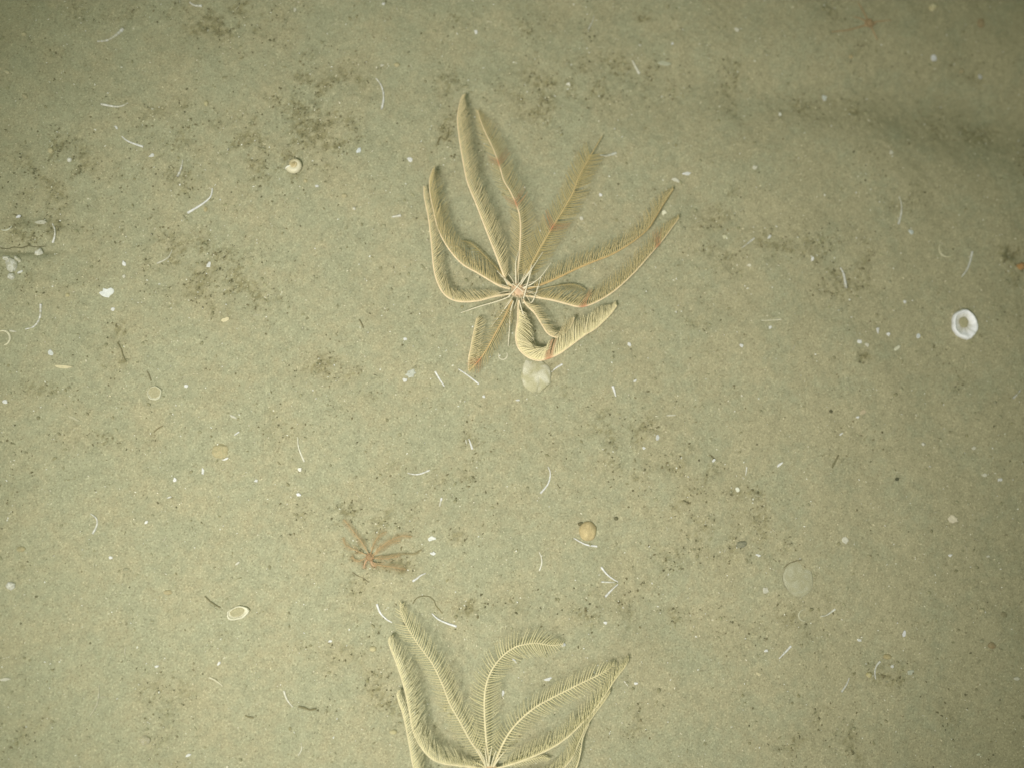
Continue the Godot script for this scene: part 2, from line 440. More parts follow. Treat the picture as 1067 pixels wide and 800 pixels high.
func orange_star() -> void:
	var origin := at(385, 580)
	var root := thing("feather_star", origin)
	tag(root, "small rusty orange feather star with thin ragged arms", "feather star", "feather stars on the seabed")
	var body := Shape.new()
	var ax := Color(0.50, 0.32, 0.165)
	var cm := Color(0.52, 0.36, 0.195)
	disc(body, Vector3(0, 0.0025, 0), 0.004, 0.003, Color(0.38, 0.23, 0.13), Color(0.27, 0.17, 0.09))
	var o := {"axis": ax, "comb": cm, "right": 25, "left": 155, "long": 5.6, "thick": 0.42, "fine": 0.2, "pitch": 1.7, "from": 0.1, "lean": 45}
	for w in [[[384, 577, 3.9], [376, 564, 5.0], [366, 551, 4.4], [358, 541, 1.7]], [[382, 578, 3.9], [371, 573.5, 4.4], [360, 567.5, 2.2], [357, 560, 1.7]], [[381, 581, 3.3], [372, 585, 3.3], [366, 580, 2.2]],
			[[386, 577, 3.9], [389, 567, 5.0], [395, 558, 4.4], [402, 553.5, 2.8]], [[387, 579, 3.9], [399, 568, 5.5], [411, 560.5, 5.0], [421, 558, 3.3], [429, 559, 1.7]], [[387, 581, 3.3], [401, 582, 3.9], [411, 580, 3.3], [417, 578, 1.7]],
			[[386, 583, 3.3], [392, 588, 3.3], [408, 590.5, 2.8], [423, 593, 1.1]], [[388, 580, 3.9], [398, 571, 4.4], [408, 565, 3.9], [417, 563, 2.2]]]:
		arm(body, origin, w, o)
	arm(body, origin, [[389, 580, 2.8], [405, 579, 2.2], [420, 577, 2.2], [433, 576.5, 2.2], [442, 569.5, 1.1]], {"axis": Color(0.30, 0.24, 0.13), "comb": Color(0.32, 0.26, 0.14), "right": 25, "left": 155, "long": 2.2, "thick": 0.6, "fine": 0.3, "pitch": 1.6})
	arm(body, origin, [[383, 582, 3.3], [380, 587, 3.9], [379, 592, 1.7]], {"axis": Color(0.48, 0.30, 0.18), "comb": Color(0.46, 0.30, 0.18), "right": 20, "left": 160, "long": 3.4, "thick": 1.2, "fine": 0.3, "pitch": 1.4})
	arm(body, origin, [[386, 583, 3.3], [388, 588, 3.3], [392, 590, 1.7]], {"axis": Color(0.48, 0.30, 0.18), "comb": Color(0.46, 0.30, 0.18), "right": 20, "left": 160, "long": 3.4, "thick": 1.2, "fine": 0.5, "pitch": 1.4})
	put("body", body.mesh(), paint(0.8, 0.2), root)
	finish_pinnules(root, paint(0.85, 0.2, 0.2), 0)

# ------------------------------------------------------------------ shells, stones and scraps
var shell_mat: StandardMaterial3D
var stone_mat: StandardMaterial3D
var tusk_group := "tusk shells strewn over the seabed"
var chip_group := "broken shell scraps strewn over the seabed"
var stone_group := "pebbles strewn over the seabed"

# a curved, tapered, hollow tooth of a shell lying on the sand; the first point is its narrow tip
func tusk(raw: Array, wide: float, label: String, col := Color(0.80, 0.79, 0.80), sunk := 0.25) -> void:
	var dusty := rng.randf_range(0.0, 0.75)
	sunk += rng.randf_range(-0.08, 0.22)
	var mid_p: Array = raw[raw.size() / 2]
	var origin := at(mid_p[0], mid_p[1])
	var pts := PackedVector3Array()
	for q in raw:
		pts.append(at(q[0], q[1], wide * 0.001 * (0.5 - sunk) + rng.randf_range(-0.0004, 0.0003)) - origin)
	var p := curve(pts, 0.0012)
	var r := PackedFloat32Array()
	var cl := PackedColorArray()
	for k in p.size():
		var t := float(k) / (p.size() - 1)
		r.append(wide * 0.0005 * lerpf(0.42, 1.0, pow(t, 0.75)))
		var stain := clampf(dusty * (0.35 + 1.6 * fine.get_noise_2d(k * 0.002 + origin.x * 9.0, origin.z * 9.0)) + 0.5 * dusty * (1.0 - t), 0.0, 0.85)
		cl.append(vary(col.lerp(Color(0.40, 0.37, 0.24), stain), 0.06) * (0.93 + 0.07 * sin(t * 23.0)))
	# the open mouth: the wall turns inward and runs back down the inside
	var last := p.size() - 1
	var back := (p[last - 1] - p[last]).normalized()
	for d in [[0.0001, 0.72], [0.0016, 0.62], [0.003, 0.1]]:
		p.append(p[last] + back * d[0])
		r.append(r[last] * d[1])
		cl.append(col * 0.7)
	var s := Shape.new()
	s.tube(p, r, cl, 8, false)
	var m := s.vert(p[0], (p[0] - p[1]).normalized(), cl[0])
	for q in 8:
		s.tri(m, q, (q + 1) % 8)
	s.smooth()
	var o := put("tusk_shell", s.mesh(), shell_mat)
	o.position = origin
	tag(o, label, "shell", tusk_group)

# an irregular, slightly cupped flake of shell with a rim of real thickness
func flake(length: float, width: float, tall: float, col: Color, points := 9, ragged := 0.57) -> Shape:
	var s := Shape.new()
	var jag := PackedFloat32Array()
	for q in points:
		jag.append(rng.randf_range(1.15 - ragged, 1.15))
	var rows := []
	for ring in [[1.0, -0.3], [1.0, 0.5], [0.84, 1.0], [0.45, 0.75]]:
		var row := []
		for q in points:
			var a := TAU * q / points
			row.append(s.vert(Vector3(cos(a) * length * 0.5 * ring[0] * jag[q], tall * ring[1], sin(a) * width * 0.5 * ring[0] * jag[q]), Vector3(cos(a), 0.3 + ring[1], sin(a)).normalized(), vary(col, 0.10)))
		rows.append(row)
	var top := s.vert(Vector3(0, tall * 0.62, 0), Vector3.UP, col)
	for k in 3:
		for q in points:
			s.quad(rows[k][q], rows[k][(q + 1) % points], rows[k + 1][(q + 1) % points], rows[k + 1][q])
	for q in points:
		s.tri(rows[3][q], rows[3][(q + 1) % points], top)
	s.smooth()
	return s

func chip(px: float, py: float, length: float, width: float, turn: float, col: Color, label: String) -> void:
	var s := flake(length * 0.001, width * 0.001, minf(width, 3.5) * 0.00024, col, 9 if length < 11.0 else 13, 0.57 if length < 11.0 else 0.46)
	var o := put("shell_scrap", s.mesh(), shell_mat)
	o.position = at(px, py, 0.0003)
	o.rotation = Vector3(rng.randf_range(-0.2, 0.2), deg_to_rad(turn), rng.randf_range(-0.2, 0.2))
	tag(o, label, "shell scrap", chip_group)

# a worn stone: a sphere pushed in and out by noise; rim keeps a paler edge of growth if asked
func stone_shape(w: float, d: float, tall: float, col: Color, col2: Color, rough: float, seed_: int, segs := 20) -> Shape:
	var s := Shape.new()
	var nz := FastNoiseLite.new()
	nz.seed = seed_
	nz.frequency = 1.3
	nz.fractal_octaves = 4
	var rings := segs / 2
	for k in rings + 1:
		var th := PI * k / rings
		for q in segs:
			var a := TAU * q / segs
			var dir := Vector3(sin(th) * cos(a), cos(th), sin(th) * sin(a))
			var e := nz.get_noise_3dv(dir * 0.8)
			var f := 1.0 + rough * e + rough * 0.25 * nz.get_noise_3dv(dir * 4.0)
			s.vert(Vector3(dir.x * w * 0.5 * f, dir.y * tall * f, dir.z * d * 0.5 * f), dir, vary(col.lerp(col2, smoothstep(-0.15, 0.3, nz.get_noise_3dv(dir * 1.5 + Vector3(5, 5, 5)))), 0.07))
	for k in rings:
		for q in segs:
			s.quad(k * segs + q, k * segs + (q + 1) % segs, (k + 1) * segs + (q + 1) % segs, (k + 1) * segs + q)
	s.smooth()
	return s

func pebble(px: float, py: float, w: float, d: float, tall: float, turn: float, col: Color, col2: Color, label: String, called := "pebble", category := "pebble", group := "pebbles strewn over the seabed", rough := 0.28) -> void:
	var o := put(called, stone_shape(w * 0.001, d * 0.001, tall * 0.001, col, col2, rough, int(px * 7 + py), 22 if w > 9 else 12).mesh(), stone_mat)
	o.position = at(px, py, 0.0)
	o.rotation.y = deg_to_rad(turn)
	tag(o, label, category, group)

# an upturned bowl of a shell: thick irregular rim, inside wall and a floor of settled sand
func cup_shell(px: float, py: float, w: float, d: float, turn: float, rim: float, tall: float, col: Color, label: String, fill: float, lean := Vector2.ZERO) -> void:
	var root := thing("bivalve_shell", at(px, py, 0.0))
	var s := Shape.new()
	var around := 40
	var nz := FastNoiseLite.new()
	nz.seed = int(px)
	nz.frequency = 0.7
	var prof := [[1.0, -0.2, 1], [1.03, 0.25, 1], [1.0, 0.72, 1], [0.92, 1.0, 1], [0.84, 0.96, 0], [0.76, 0.66, 0], [0.66, 0.4, 0], [0.4, 0.24, 0], [0.0, 0.18, 0]]
	for k in prof.size():
		for q in around:
			var a := TAU * q / around
			var wob := 1.0 + 0.12 * nz.get_noise_2d(cos(a) * 1.5, sin(a) * 1.5) + 0.02 * nz.get_noise_2d(cos(a) * 9.0, sin(a) * 9.0)
			var thick: float = rim * (0.95 + 0.45 * cos(a - 0.8) + 0.3 * nz.get_noise_2d(cos(a) * 3.0 + 9.0, sin(a) * 3.0))
			var e: float = prof[k][0]
			if k >= 4:
				e = 0.92 - (0.92 - e) * thick * (1.0 if k < 7 else 0.0) if k < 7 else e * (0.92 - 0.26 * thick) / 0.66
			var y: float = prof[k][1] * (1.0 + 0.25 * nz.get_noise_2d(cos(a) * 2.0, sin(a) * 2.0 + 4.0))
			s.vert(Vector3(cos(a) * w * 0.0005 * e * wob, y * tall * 0.001, sin(a) * d * 0.0005 * e * wob), Vector3(cos(a), 0.4, sin(a)) if prof[k][2] else Vector3(-cos(a) * 0.5, 1, -sin(a) * 0.5), vary(col.lerp(Color(0.36, 0.33, 0.22), clampf((k - 4.8) * 0.30 + 0.3 * nz.get_noise_2d(cos(a) * 4.0, sin(a) * 4.0), 0.0, 0.95) if k > 4 else 0.0), 0.05))
	for k in prof.size() - 1:
		for q in around:
			s.quad(k * around + q, k * around + (q + 1) % around, (k + 1) * around + (q + 1) % around, (k + 1) * around + q)
	s.smooth()
	root.rotation = Vector3(lean.y, deg_to_rad(turn), lean.x)
	put("valve", s.mesh(), shell_mat, root)
	if fill > 0.0:
		var f := flake(w * 0.001 * fill, d * 0.001 * fill, tall * 0.0002, Color(0.44, 0.405, 0.265), 24, 0.16)
		var o := put("sand_fill", f.mesh(), stone_mat, root)
		o.position = Vector3(-w * 0.00003, tall * 0.00034, -d * 0.00008)
	tag(root, label, "shell", "round shells on the seabed")

# a worn shell edge showing as an arc in the sand
func rim_arc(px: float, py: float, radius: float, from: float, to: float, thick: float, col: Color, label: String, called := "worn_shell", category := "shell", squash := 1.0) -> void:
	var origin := at(px, py)
	var p := PackedVector3Array()
	var r := PackedFloat32Array()
	var c := PackedColorArray()
	var count := 18
	for k in count + 1:
		var t := float(k) / count
		var a := deg_to_rad(lerpf(from, to, t))
		p.append(at(px + cos(a) * radius, py - sin(a) * radius * squash, thick * 0.0002) - origin)
		r.append(thick * 0.0005 * (0.45 + 0.55 * sin(t * PI)) * rng.randf_range(0.9, 1.1))
		c.append(vary(col, 0.12))
	var s := Shape.new()
	s.tube(p, r, c, 6)
	var o := put(called, s.mesh(), shell_mat)
	o.position = origin
	tag(o, label, category, "shell rims showing in the sand" if called == "worn_shell" else "")

func thread(raw: Array, thick: float, col: Color, called: String, category: String, label: String, lift := 0.4) -> void:
	var origin := at(raw[0][0], raw[0][1])
	var pts := PackedVector3Array()
	for q in raw:
		pts.append(at(q[0], q[1], thick * 0.001 * lift) - origin)
	var p := curve(pts, 0.0012)
	var r := PackedFloat32Array()
	var c := PackedColorArray()
	for k in p.size():
		r.append(thick * 0.0005 * (0.7 + 0.5 * absf(lump.get_noise_1d(k * 0.004 + origin.x))) * rng.randf_range(0.85, 1.15))
		c.append(vary(col, 0.15))
	var s := Shape.new()
	s.tube(p, r, c, 6)
	var o := put(called, s.mesh(), stone_mat)
	o.position = origin
	tag(o, label, category)

# a small snail shell: a tube that widens as it winds
func snail(px: float, py: float, size: float, turn: float, label: String) -> void:
	var root := thing("snail_shell", at(px, py))
	var p := PackedVector3Array()
	var r := PackedFloat32Array()
	var c := PackedColorArray()
	for k in 61:
		var t := k / 60.0
		var a := t * TAU * 2.6
		var rad := size * 0.00030 * pow(t, 1.5)
		p.append(Vector3(cos(a) * rad, size * 0.00052 - size * 0.00034 * t, sin(a) * rad))
		r.append(size * 0.00023 * (0.12 + 0.88 * pow(t, 1.3)))
		c.append(vary(Color(0.46, 0.37, 0.20).lerp(Color(0.62, 0.57, 0.42), smoothstep(0.55, 0.9, t)), 0.08))
	var s := Shape.new()
	s.tube(p, r, c, 12)
	put("whorl", s.mesh(), shell_mat, root)
	var lip := PackedVector3Array()
	var lr := PackedFloat32Array()
	var lc := PackedColorArray()
	var e := p[60]
	var out := Vector3(e.x, 0, e.z).normalized()
	for k in 17:
		var a := TAU * k / 16.0
		lip.append(e + out * cos(a) * r[60] * 0.95 + Vector3.UP * sin(a) * r[60] * 0.95)
		lr.append(size * 0.00004)
		lc.append(Color(0.78, 0.76, 0.68))
	var l := Shape.new()
	l.tube(lip, lr, lc, 6, false)
	put("lip", l.mesh(), shell_mat, root)
	root.rotation.y = deg_to_rad(turn)
	tag(root, label, "snail shell")

# ------------------------------------------------------------------ the seabed
func fill_masks() -> void:
	dark_mask.resize(MASK_W * MASK_H)
	dip_mask.resize(MASK_W * MASK_H)
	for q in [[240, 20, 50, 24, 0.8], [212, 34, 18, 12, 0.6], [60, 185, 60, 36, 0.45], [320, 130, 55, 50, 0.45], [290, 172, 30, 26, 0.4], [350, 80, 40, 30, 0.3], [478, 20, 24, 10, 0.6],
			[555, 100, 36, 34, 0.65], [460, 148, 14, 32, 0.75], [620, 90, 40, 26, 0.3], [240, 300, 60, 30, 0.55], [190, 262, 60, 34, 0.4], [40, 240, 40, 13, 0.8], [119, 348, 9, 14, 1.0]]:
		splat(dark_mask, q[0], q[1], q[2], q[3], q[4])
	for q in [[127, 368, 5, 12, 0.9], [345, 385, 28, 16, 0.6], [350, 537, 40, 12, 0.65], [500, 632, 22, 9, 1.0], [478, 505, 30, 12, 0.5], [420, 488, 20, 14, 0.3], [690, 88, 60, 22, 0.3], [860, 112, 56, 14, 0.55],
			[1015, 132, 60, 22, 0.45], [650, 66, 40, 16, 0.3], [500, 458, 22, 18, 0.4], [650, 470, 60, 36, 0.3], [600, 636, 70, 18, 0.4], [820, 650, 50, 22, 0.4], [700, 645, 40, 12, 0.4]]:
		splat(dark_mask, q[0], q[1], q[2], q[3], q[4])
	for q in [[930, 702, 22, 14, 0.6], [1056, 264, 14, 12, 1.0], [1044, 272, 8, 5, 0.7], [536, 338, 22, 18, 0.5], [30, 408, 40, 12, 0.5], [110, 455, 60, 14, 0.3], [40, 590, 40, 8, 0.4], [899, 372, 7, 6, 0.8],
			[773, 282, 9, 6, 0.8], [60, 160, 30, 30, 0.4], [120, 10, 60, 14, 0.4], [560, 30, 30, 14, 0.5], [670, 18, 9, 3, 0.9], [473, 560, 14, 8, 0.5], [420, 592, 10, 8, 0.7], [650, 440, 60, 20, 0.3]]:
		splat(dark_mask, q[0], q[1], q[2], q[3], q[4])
	# the long hollow across the far corner, the narrow trench at one side, shallow dents and mounds
	for q in [[740, 84, 90, 34, -0.007], [850, 92, 90, 40, -0.012], [960, 96, 90, 52, -0.018], [1055, 104, 80, 56, -0.022], [1015, 138, 60, 20, -0.003], [20, 259, 32, 4.5, -0.007], [46, 257, 12, 4, -0.005], [28, 240, 40, 11, 0.006],
			[408, 602, 20, 12, 0.006], [437, 634, 12, 10, 0.003], [120, 350, 7, 9, -0.004], [500, 632, 20, 7, -0.003], [1058, 264, 9, 8, -0.008], [720, 650, 60, 30, -0.005], [620, 640, 60, 14, 0.003], [740, 620, 70, 12, 0.002]]:
		splat(dip_mask, q[0], q[1], q[2], q[3], q[4])

func spaced(half: float, step: float, far: float) -> PackedFloat32Array:
	var pos := PackedFloat32Array()
	var x := 0.0
	while x < half:
		pos.append(x)
		x += step
	while x < far:
		pos.append(x)
		step *= 1.05 if x < 1.6 else 1.3
		x += step
	pos.append(far)
	var out := PackedFloat32Array()
	for k in range(pos.size() - 1, 0, -1):
		out.append(-pos[k])
	out.append_array(pos)
	return out

func seabed() -> void:
	var xs := spaced(EXTENT_X, 0.0022, 60.0)
	var zs := spaced(EXTENT_Z, 0.0022, 60.0)
	var w := xs.size()
	var h := zs.size()
	var hs := PackedFloat32Array()
	hs.resize(w * h)
	var v := PackedVector3Array()
	v.resize(w * h)
	var c := PackedColorArray()
	c.resize(w * h)
	var uv := PackedVector2Array()
	uv.resize(w * h)
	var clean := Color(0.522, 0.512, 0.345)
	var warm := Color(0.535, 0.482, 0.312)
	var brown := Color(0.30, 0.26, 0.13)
	for r in h:
		var z := zs[r]
		for q in w:
			var x := xs[q]
			var k := r * w + q
			var d := litter(x, z)
			var l := lump.get_noise_2d(x, z)
			var y := ground(x, z) + l * (0.0005 + 0.0019 * d)
			hs[k] = y
			v[k] = Vector3(x, y, z)
			uv[k] = Vector2(x, z)
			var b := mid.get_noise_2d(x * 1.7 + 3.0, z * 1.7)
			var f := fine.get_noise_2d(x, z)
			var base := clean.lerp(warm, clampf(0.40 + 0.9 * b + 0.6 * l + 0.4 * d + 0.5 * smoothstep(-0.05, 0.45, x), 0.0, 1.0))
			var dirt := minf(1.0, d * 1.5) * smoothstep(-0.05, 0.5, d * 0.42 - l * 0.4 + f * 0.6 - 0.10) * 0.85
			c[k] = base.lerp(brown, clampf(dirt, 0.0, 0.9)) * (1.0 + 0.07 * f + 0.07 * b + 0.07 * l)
	var n := PackedVector3Array()
	n.resize(w * h)
	for r in h:
		for q in w:
			var q0 := maxi(q - 1, 0)
			var q1 := mini(q + 1, w - 1)
			var r0 := maxi(r - 1, 0)
			var r1 := mini(r + 1, h - 1)
			n[r * w + q] = Vector3(-(hs[r * w + q1] - hs[r * w + q0]) / (xs[q1] - xs[q0]), 1.0, -(hs[r1 * w + q] - hs[r0 * w + q]) / (zs[r1] - zs[r0])).normalized()
	var idx := PackedInt32Array()
	idx.resize((w - 1) * (h - 1) * 6)
	var o := 0
	for r in h - 1:
		for q in w - 1:
			var k := r * w + q
			idx[o] = k; idx[o + 1] = k + 1; idx[o + 2] = k + w
			idx[o + 3] = k + 1; idx[o + 4] = k + w + 1; idx[o + 5] = k + w
			o += 6
	var a := []
	a.resize(Mesh.ARRAY_MAX)
	a[Mesh.ARRAY_VERTEX] = v; a[Mesh.ARRAY_NORMAL] = n; a[Mesh.ARRAY_COLOR] = c; a[Mesh.ARRAY_TEX_UV] = uv; a[Mesh.ARRAY_INDEX] = idx
	var m := ArrayMesh.new()
	m.add_surface_from_arrays(Mesh.PRIMITIVE_TRIANGLES, a)
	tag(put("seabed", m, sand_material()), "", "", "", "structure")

func sand_material() -> StandardMaterial3D:
	var size := 1536
	var grain := FastNoiseLite.new()
	grain.seed = 11
	grain.noise_type = FastNoiseLite.TYPE_SIMPLEX
	grain.frequency = 0.30
	grain.fractal_octaves = 2
	var g1 := grain.get_image(size, size, false, false, false)
	grain.seed = 12
	grain.frequency = 0.055
	var g2 := grain.get_image(size, size, false, false, false)
	var b1 := g1.get_data()
	var b2 := g2.get_data()
	var col := PackedByteArray()
	col.resize(size * size * 3)
	var high := PackedByteArray()
	high.resize(size * size)
	var seed_ := 12345
	for k in size * size:
		seed_ = (seed_ * 1103515245 + 12345) & 0x7fffffff
		var rnd := (seed_ >> 12) & 255
		var e := b1[k] - 128
		var m := b2[k] - 128
		var y := 203 + (e * 17 >> 7) + (m * 8 >> 7) + ((rnd - 128) * 14 >> 7)
		var hot := 0
		if e > 74 and rnd > 150:
			y += 26
		elif e < -78 and rnd > 120:
			y -= 40
			hot = 5
		col[k * 3] = clampi(y + hot, 0, 255)
		col[k * 3 + 1] = clampi(y, 0, 255)
		col[k * 3 + 2] = clampi(y - hot, 0, 255)
		high[k] = clampi(128 + (e * 70 >> 7) + (m * 40 >> 7) + ((rnd - 128) * 20 >> 7), 0, 255)
	var mat := StandardMaterial3D.new()
	mat.vertex_color_use_as_albedo = true
	mat.albedo_texture = ImageTexture.create_from_image(Image.create_from_data(size, size, false, Image.FORMAT_RGB8, col))
	mat.heightmap_enabled = true
	mat.heightmap_texture = ImageTexture.create_from_image(Image.create_from_data(size, size, false, Image.FORMAT_L8, high))
	mat.heightmap_scale = 0.045
	mat.uv1_scale = Vector3(1.0 / 1.31, 1.0 / 1.31, 1.0)
	mat.uv1_offset = Vector3(0.5, 0.5, 0.0)
	mat.roughness = 0.95
	mat.metallic_specular = 0.2
	return mat

# grains, crumbs and scraps far too many to count
func scatter(called: String, shapes: Array, count: int, big: float, small: float, tall: float, colours: Array, pick: Callable, sink: float) -> void:
	var per := shapes.size()
	for s in per:
		var list := []
		var guard := 0
		while list.size() < count / per and guard < count * 40:
			guard += 1
			var x := rng.randf_range(-1.35, 1.35)
			var z := rng.randf_range(-1.15, 1.15)
			var edge := 1.0 if absf(x) < EXTENT_X and absf(z) < EXTENT_Z else 0.6
			if rng.randf() > pick.call(x, z) * edge:
				continue
			var size := lerpf(small, big, pow(rng.randf(), 3.2)) * 0.001
			var b := Basis.from_euler(Vector3(rng.randf_range(-0.5, 0.5) * tall * 2.0, rng.randf() * TAU, rng.randf_range(-0.5, 0.5) * tall * 2.0)).scaled_local(Vector3(size * rng.randf_range(0.8, 1.6), size * (1.2 if tall < 0.2 else tall), size * rng.randf_range(0.5, 1.0)))
			list.append([Transform3D(b, Vector3(x, ground(x, z) + size * sink, z)), vary(colours[rng.randi() % colours.size()], 0.15)])
		var mm := MultiMesh.new()
		mm.transform_format = MultiMesh.TRANSFORM_3D
		mm.use_colors = true
		mm.mesh = shapes[s]
		mm.instance_count = list.size()
		for k in list.size():
			mm.set_instance_transform(k, list[k][0])
			mm.set_instance_color(k, list[k][1])
		var o := MultiMeshInstance3D.new()
		o.name = numbered(called)
		o.multimesh = mm
		o.material_override = shell_mat if called == "shell_grit" else stone_mat
		add_child(o, true)
		tag(o, "", "", "", "stuff")

func crumb_shapes(count: int) -> Array:
	var out := []
	for k in count:
		out.append(stone_shape(1.0, 1.0, 0.5, Color.WHITE, Color.WHITE, 0.7, 40 + k, 8).mesh())
	return out

func splinter_shapes(count: int) -> Array:
	var out := []
	for k in count:
		var s := Shape.new()
		var bow := 0.12 if k else -0.05
		var p := PackedVector3Array([Vector3(-0.5, 0, 0), Vector3(-0.18, 0, bow), Vector3(0.18, 0, bow), Vector3(0.5, 0, 0)])
		s.tube(p, PackedFloat32Array([0.04, 0.10, 0.09, 0.03]), PackedColorArray([Color.WHITE, Color.WHITE, Color.WHITE, Color.WHITE]), 5)
		out.append(s.mesh())
	return out

func flood_lamp(spot: Vector3, aim: Vector3) -> void:
	var root := thing("flood_lamp", spot)
	var axis := (spot - aim).normalized()
	var across := axis.cross(Vector3.BACK).normalized()
	root.basis = Basis(across, axis, across.cross(axis))
	tag(root, "round underwater flood lamp of the survey camera hanging above the seabed", "lamp")
	var metal := StandardMaterial3D.new()
	metal.albedo_color = Color(0.12, 0.12, 0.13)
	metal.roughness = 0.5
	metal.metallic = 0.6
	var can := CylinderMesh.new()
	can.top_radius = 0.03; can.bottom_radius = 0.042; can.height = 0.09
	put("housing", can, metal, root).position.y = 0.06
	var glow := StandardMaterial3D.new()
	glow.emission_enabled = true
	glow.emission = Color(1.0, 0.97, 0.9)
	glow.emission_energy_multiplier = 3.0
	glow.albedo_color = Color(0.9, 0.9, 0.88)
	var lens := CylinderMesh.new()
	lens.top_radius = 0.036; lens.bottom_radius = 0.036; lens.height = 0.006
	put("lamp_lens", lens, glow, root).position.y = 0.011
	var l := SpotLight3D.new()
	l.name = "lamp_beam"
	l.light_color = Color(1.0, 0.99, 0.962)
	l.light_energy = LAMP
	l.light_size = 0.11
	l.spot_angle = LAMP_HALF
	l.spot_attenuation = 1.0
	l.spot_angle_attenuation = 1.0
	l.spot_range = 30.0
	l.shadow_enabled = true
	root.add_child(l, true)
	l.rotation_degrees.x = -90.0

const LAMP := 3.3
const LAMP_HALF := 29.5
const LAMP_AT := Vector3(-0.43, 1.40, 0.48)
const LAMP_AIM := Vector3(-0.03, 0.0, 0.04)

# ------------------------------------------------------------------ the scene
func _ready() -> void:
	rng.seed = 2024
	# camera: about 1.1 m above the sand, leaning a little away from straight down
	var look := Vector3(tan(deg_to_rad(5.0)), -1.0, -tan(deg_to_rad(9.0))).normalized()
	cam_pos = -look * 1.10
	var side := look.cross(Vector3.FORWARD).normalized()
	cam_basis = Basis(side, side.cross(look).normalized(), -look)
	var cam := Camera3D.new()
	cam.name = "survey_camera"
	cam.transform = Transform3D(cam_basis, cam_pos)
	cam.fov = FOV
	cam.near = 0.05
	cam.far = 200.0
	var lens := CameraAttributesPhysical.new()
	lens.frustum_focal_length = 35.0
	lens.frustum_focus_distance = 1.065
	lens.exposure_aperture = 1.5
	cam.attributes = lens
	add_child(cam)
	cam.fov = FOV
	cam.current = true
	# deep, greenish water overhead and all round
	var sky := ProceduralSkyMaterial.new()
	sky.sky_top_color = Color(0.46, 0.50, 0.41)
	sky.sky_horizon_color = Color(0.34, 0.38, 0.30)
	sky.sky_curve = 0.2
	sky.ground_bottom_color = Color(0.24, 0.25, 0.18)
	sky.ground_horizon_color = Color(0.29, 0.33, 0.25)
	sky.sky_energy_multiplier = 1.0
	sky.ground_energy_multiplier = 1.0
	var env := Environment.new()
	env.background_mode = Environment.BG_SKY
	env.sky = Sky.new()
	env.sky.sky_material = sky
	env.background_energy_multiplier = 1.0
	env.tonemap_mode = Environment.TONE_MAPPER_LINEAR
	env.tonemap_exposure = 1.06
	env.sdfgi_enabled = true
	env.ssao_enabled = true
	env.ssil_enabled = true
	env.fog_enabled = true
	env.fog_density = 0.11
	env.fog_light_color = Color(0.80, 0.84, 0.66)
	var around := WorldEnvironment.new()
	around.name = "water"
	around.environment = env
	add_child(around)
	var sun := DirectionalLight3D.new()
	sun.name = "sun"
	sun.light_color = Color(1.0, 0.97, 0.9)
	sun.light_energy = 0.16
	sun.light_angular_distance = 12.0
	sun.shadow_enabled = true
	add_child(sun)
	sun.look_at_from_position(Vector3(-0.45, 1.0, 0.75), Vector3.ZERO)

	for q in [[broad, 3, 1.6, 3], [mid, 5, 9.0, 3], [lump, 7, 105.0, 3], [blot, 9, 5.5, 3], [fine, 13, 190.0, 2], [tuft, 17, 26.0, 4]]:
		var nz: FastNoiseLite = q[0]
		nz.noise_type = FastNoiseLite.TYPE_SIMPLEX_SMOOTH
		nz.seed = q[1]
		nz.frequency = q[2]
		nz.fractal_octaves = q[3]
	shell_mat = paint(0.45, 0.45)
	stone_mat = paint(0.9, 0.2)
	var mott := NoiseTexture2D.new()
	mott.width = 256; mott.height = 256; mott.seamless = true
	var mn := FastNoiseLite.new()
	mn.seed = 21; mn.frequency = 0.045; mn.fractal_octaves = 4
	mott.noise = mn
	var ramp := Gradient.new()
	ramp.set_color(0, Color(0.80, 0.79, 0.76)); ramp.set_color(1, Color(1, 1, 1))
	mott.color_ramp = ramp
	stone_mat.albedo_texture = mott
	stone_mat.uv1_triplanar = true
	stone_mat.uv1_scale = Vector3(45, 45, 45)
	fill_masks()
	seabed()
	flood_lamp(LAMP_AT, LAMP_AIM)

	large_star()
	lower_star()
	orange_star()
	shells()
	scraps()
	stones()

	var crumbs := crumb_shapes(3)
	var splinters := splinter_shapes(2)
	scatter("sand_crumbs", crumbs, 21000, 4.2, 0.9, 0.55, [Color(0.36, 0.345, 0.22), Color(0.32, 0.295, 0.18), Color(0.40, 0.385, 0.26)], func(x, z): return 0.25 + 0.75 * litter(x, z), 0.05)
	scatter("dark_litter", crumbs, 38000, 2.7, 0.45, 0.5, [Color(0.15, 0.125, 0.065), Color(0.20, 0.165, 0.09), Color(0.115, 0.10, 0.055)], func(x, z): return (0.012 + pow(litter(x, z), 1.2)) * (0.25 + smoothstep(0.80, 0.97, 1.0 - absf(lump.get_noise_2d(x * 0.5 + 7.0, z * 0.5)))), 0.0)
	scatter("shell_splinters", splinters, 9000, 5.5, 1.6, 0.12, [Color(0.52, 0.49, 0.34), Color(0.60, 0.57, 0.44), Color(0.44, 0.40, 0.25)], func(x, z): return 0.22 + 0.7 * litter(x, z), 0.06)
	scatter("shell_grit", crumbs, 38000, 1.8, 0.45, 0.5, [Color(0.70, 0.66, 0.52), Color(0.64, 0.58, 0.40), Color(0.78, 0.78, 0.72)], func(x, z): return 0.28 + 0.7 * litter(x, z), 0.2)

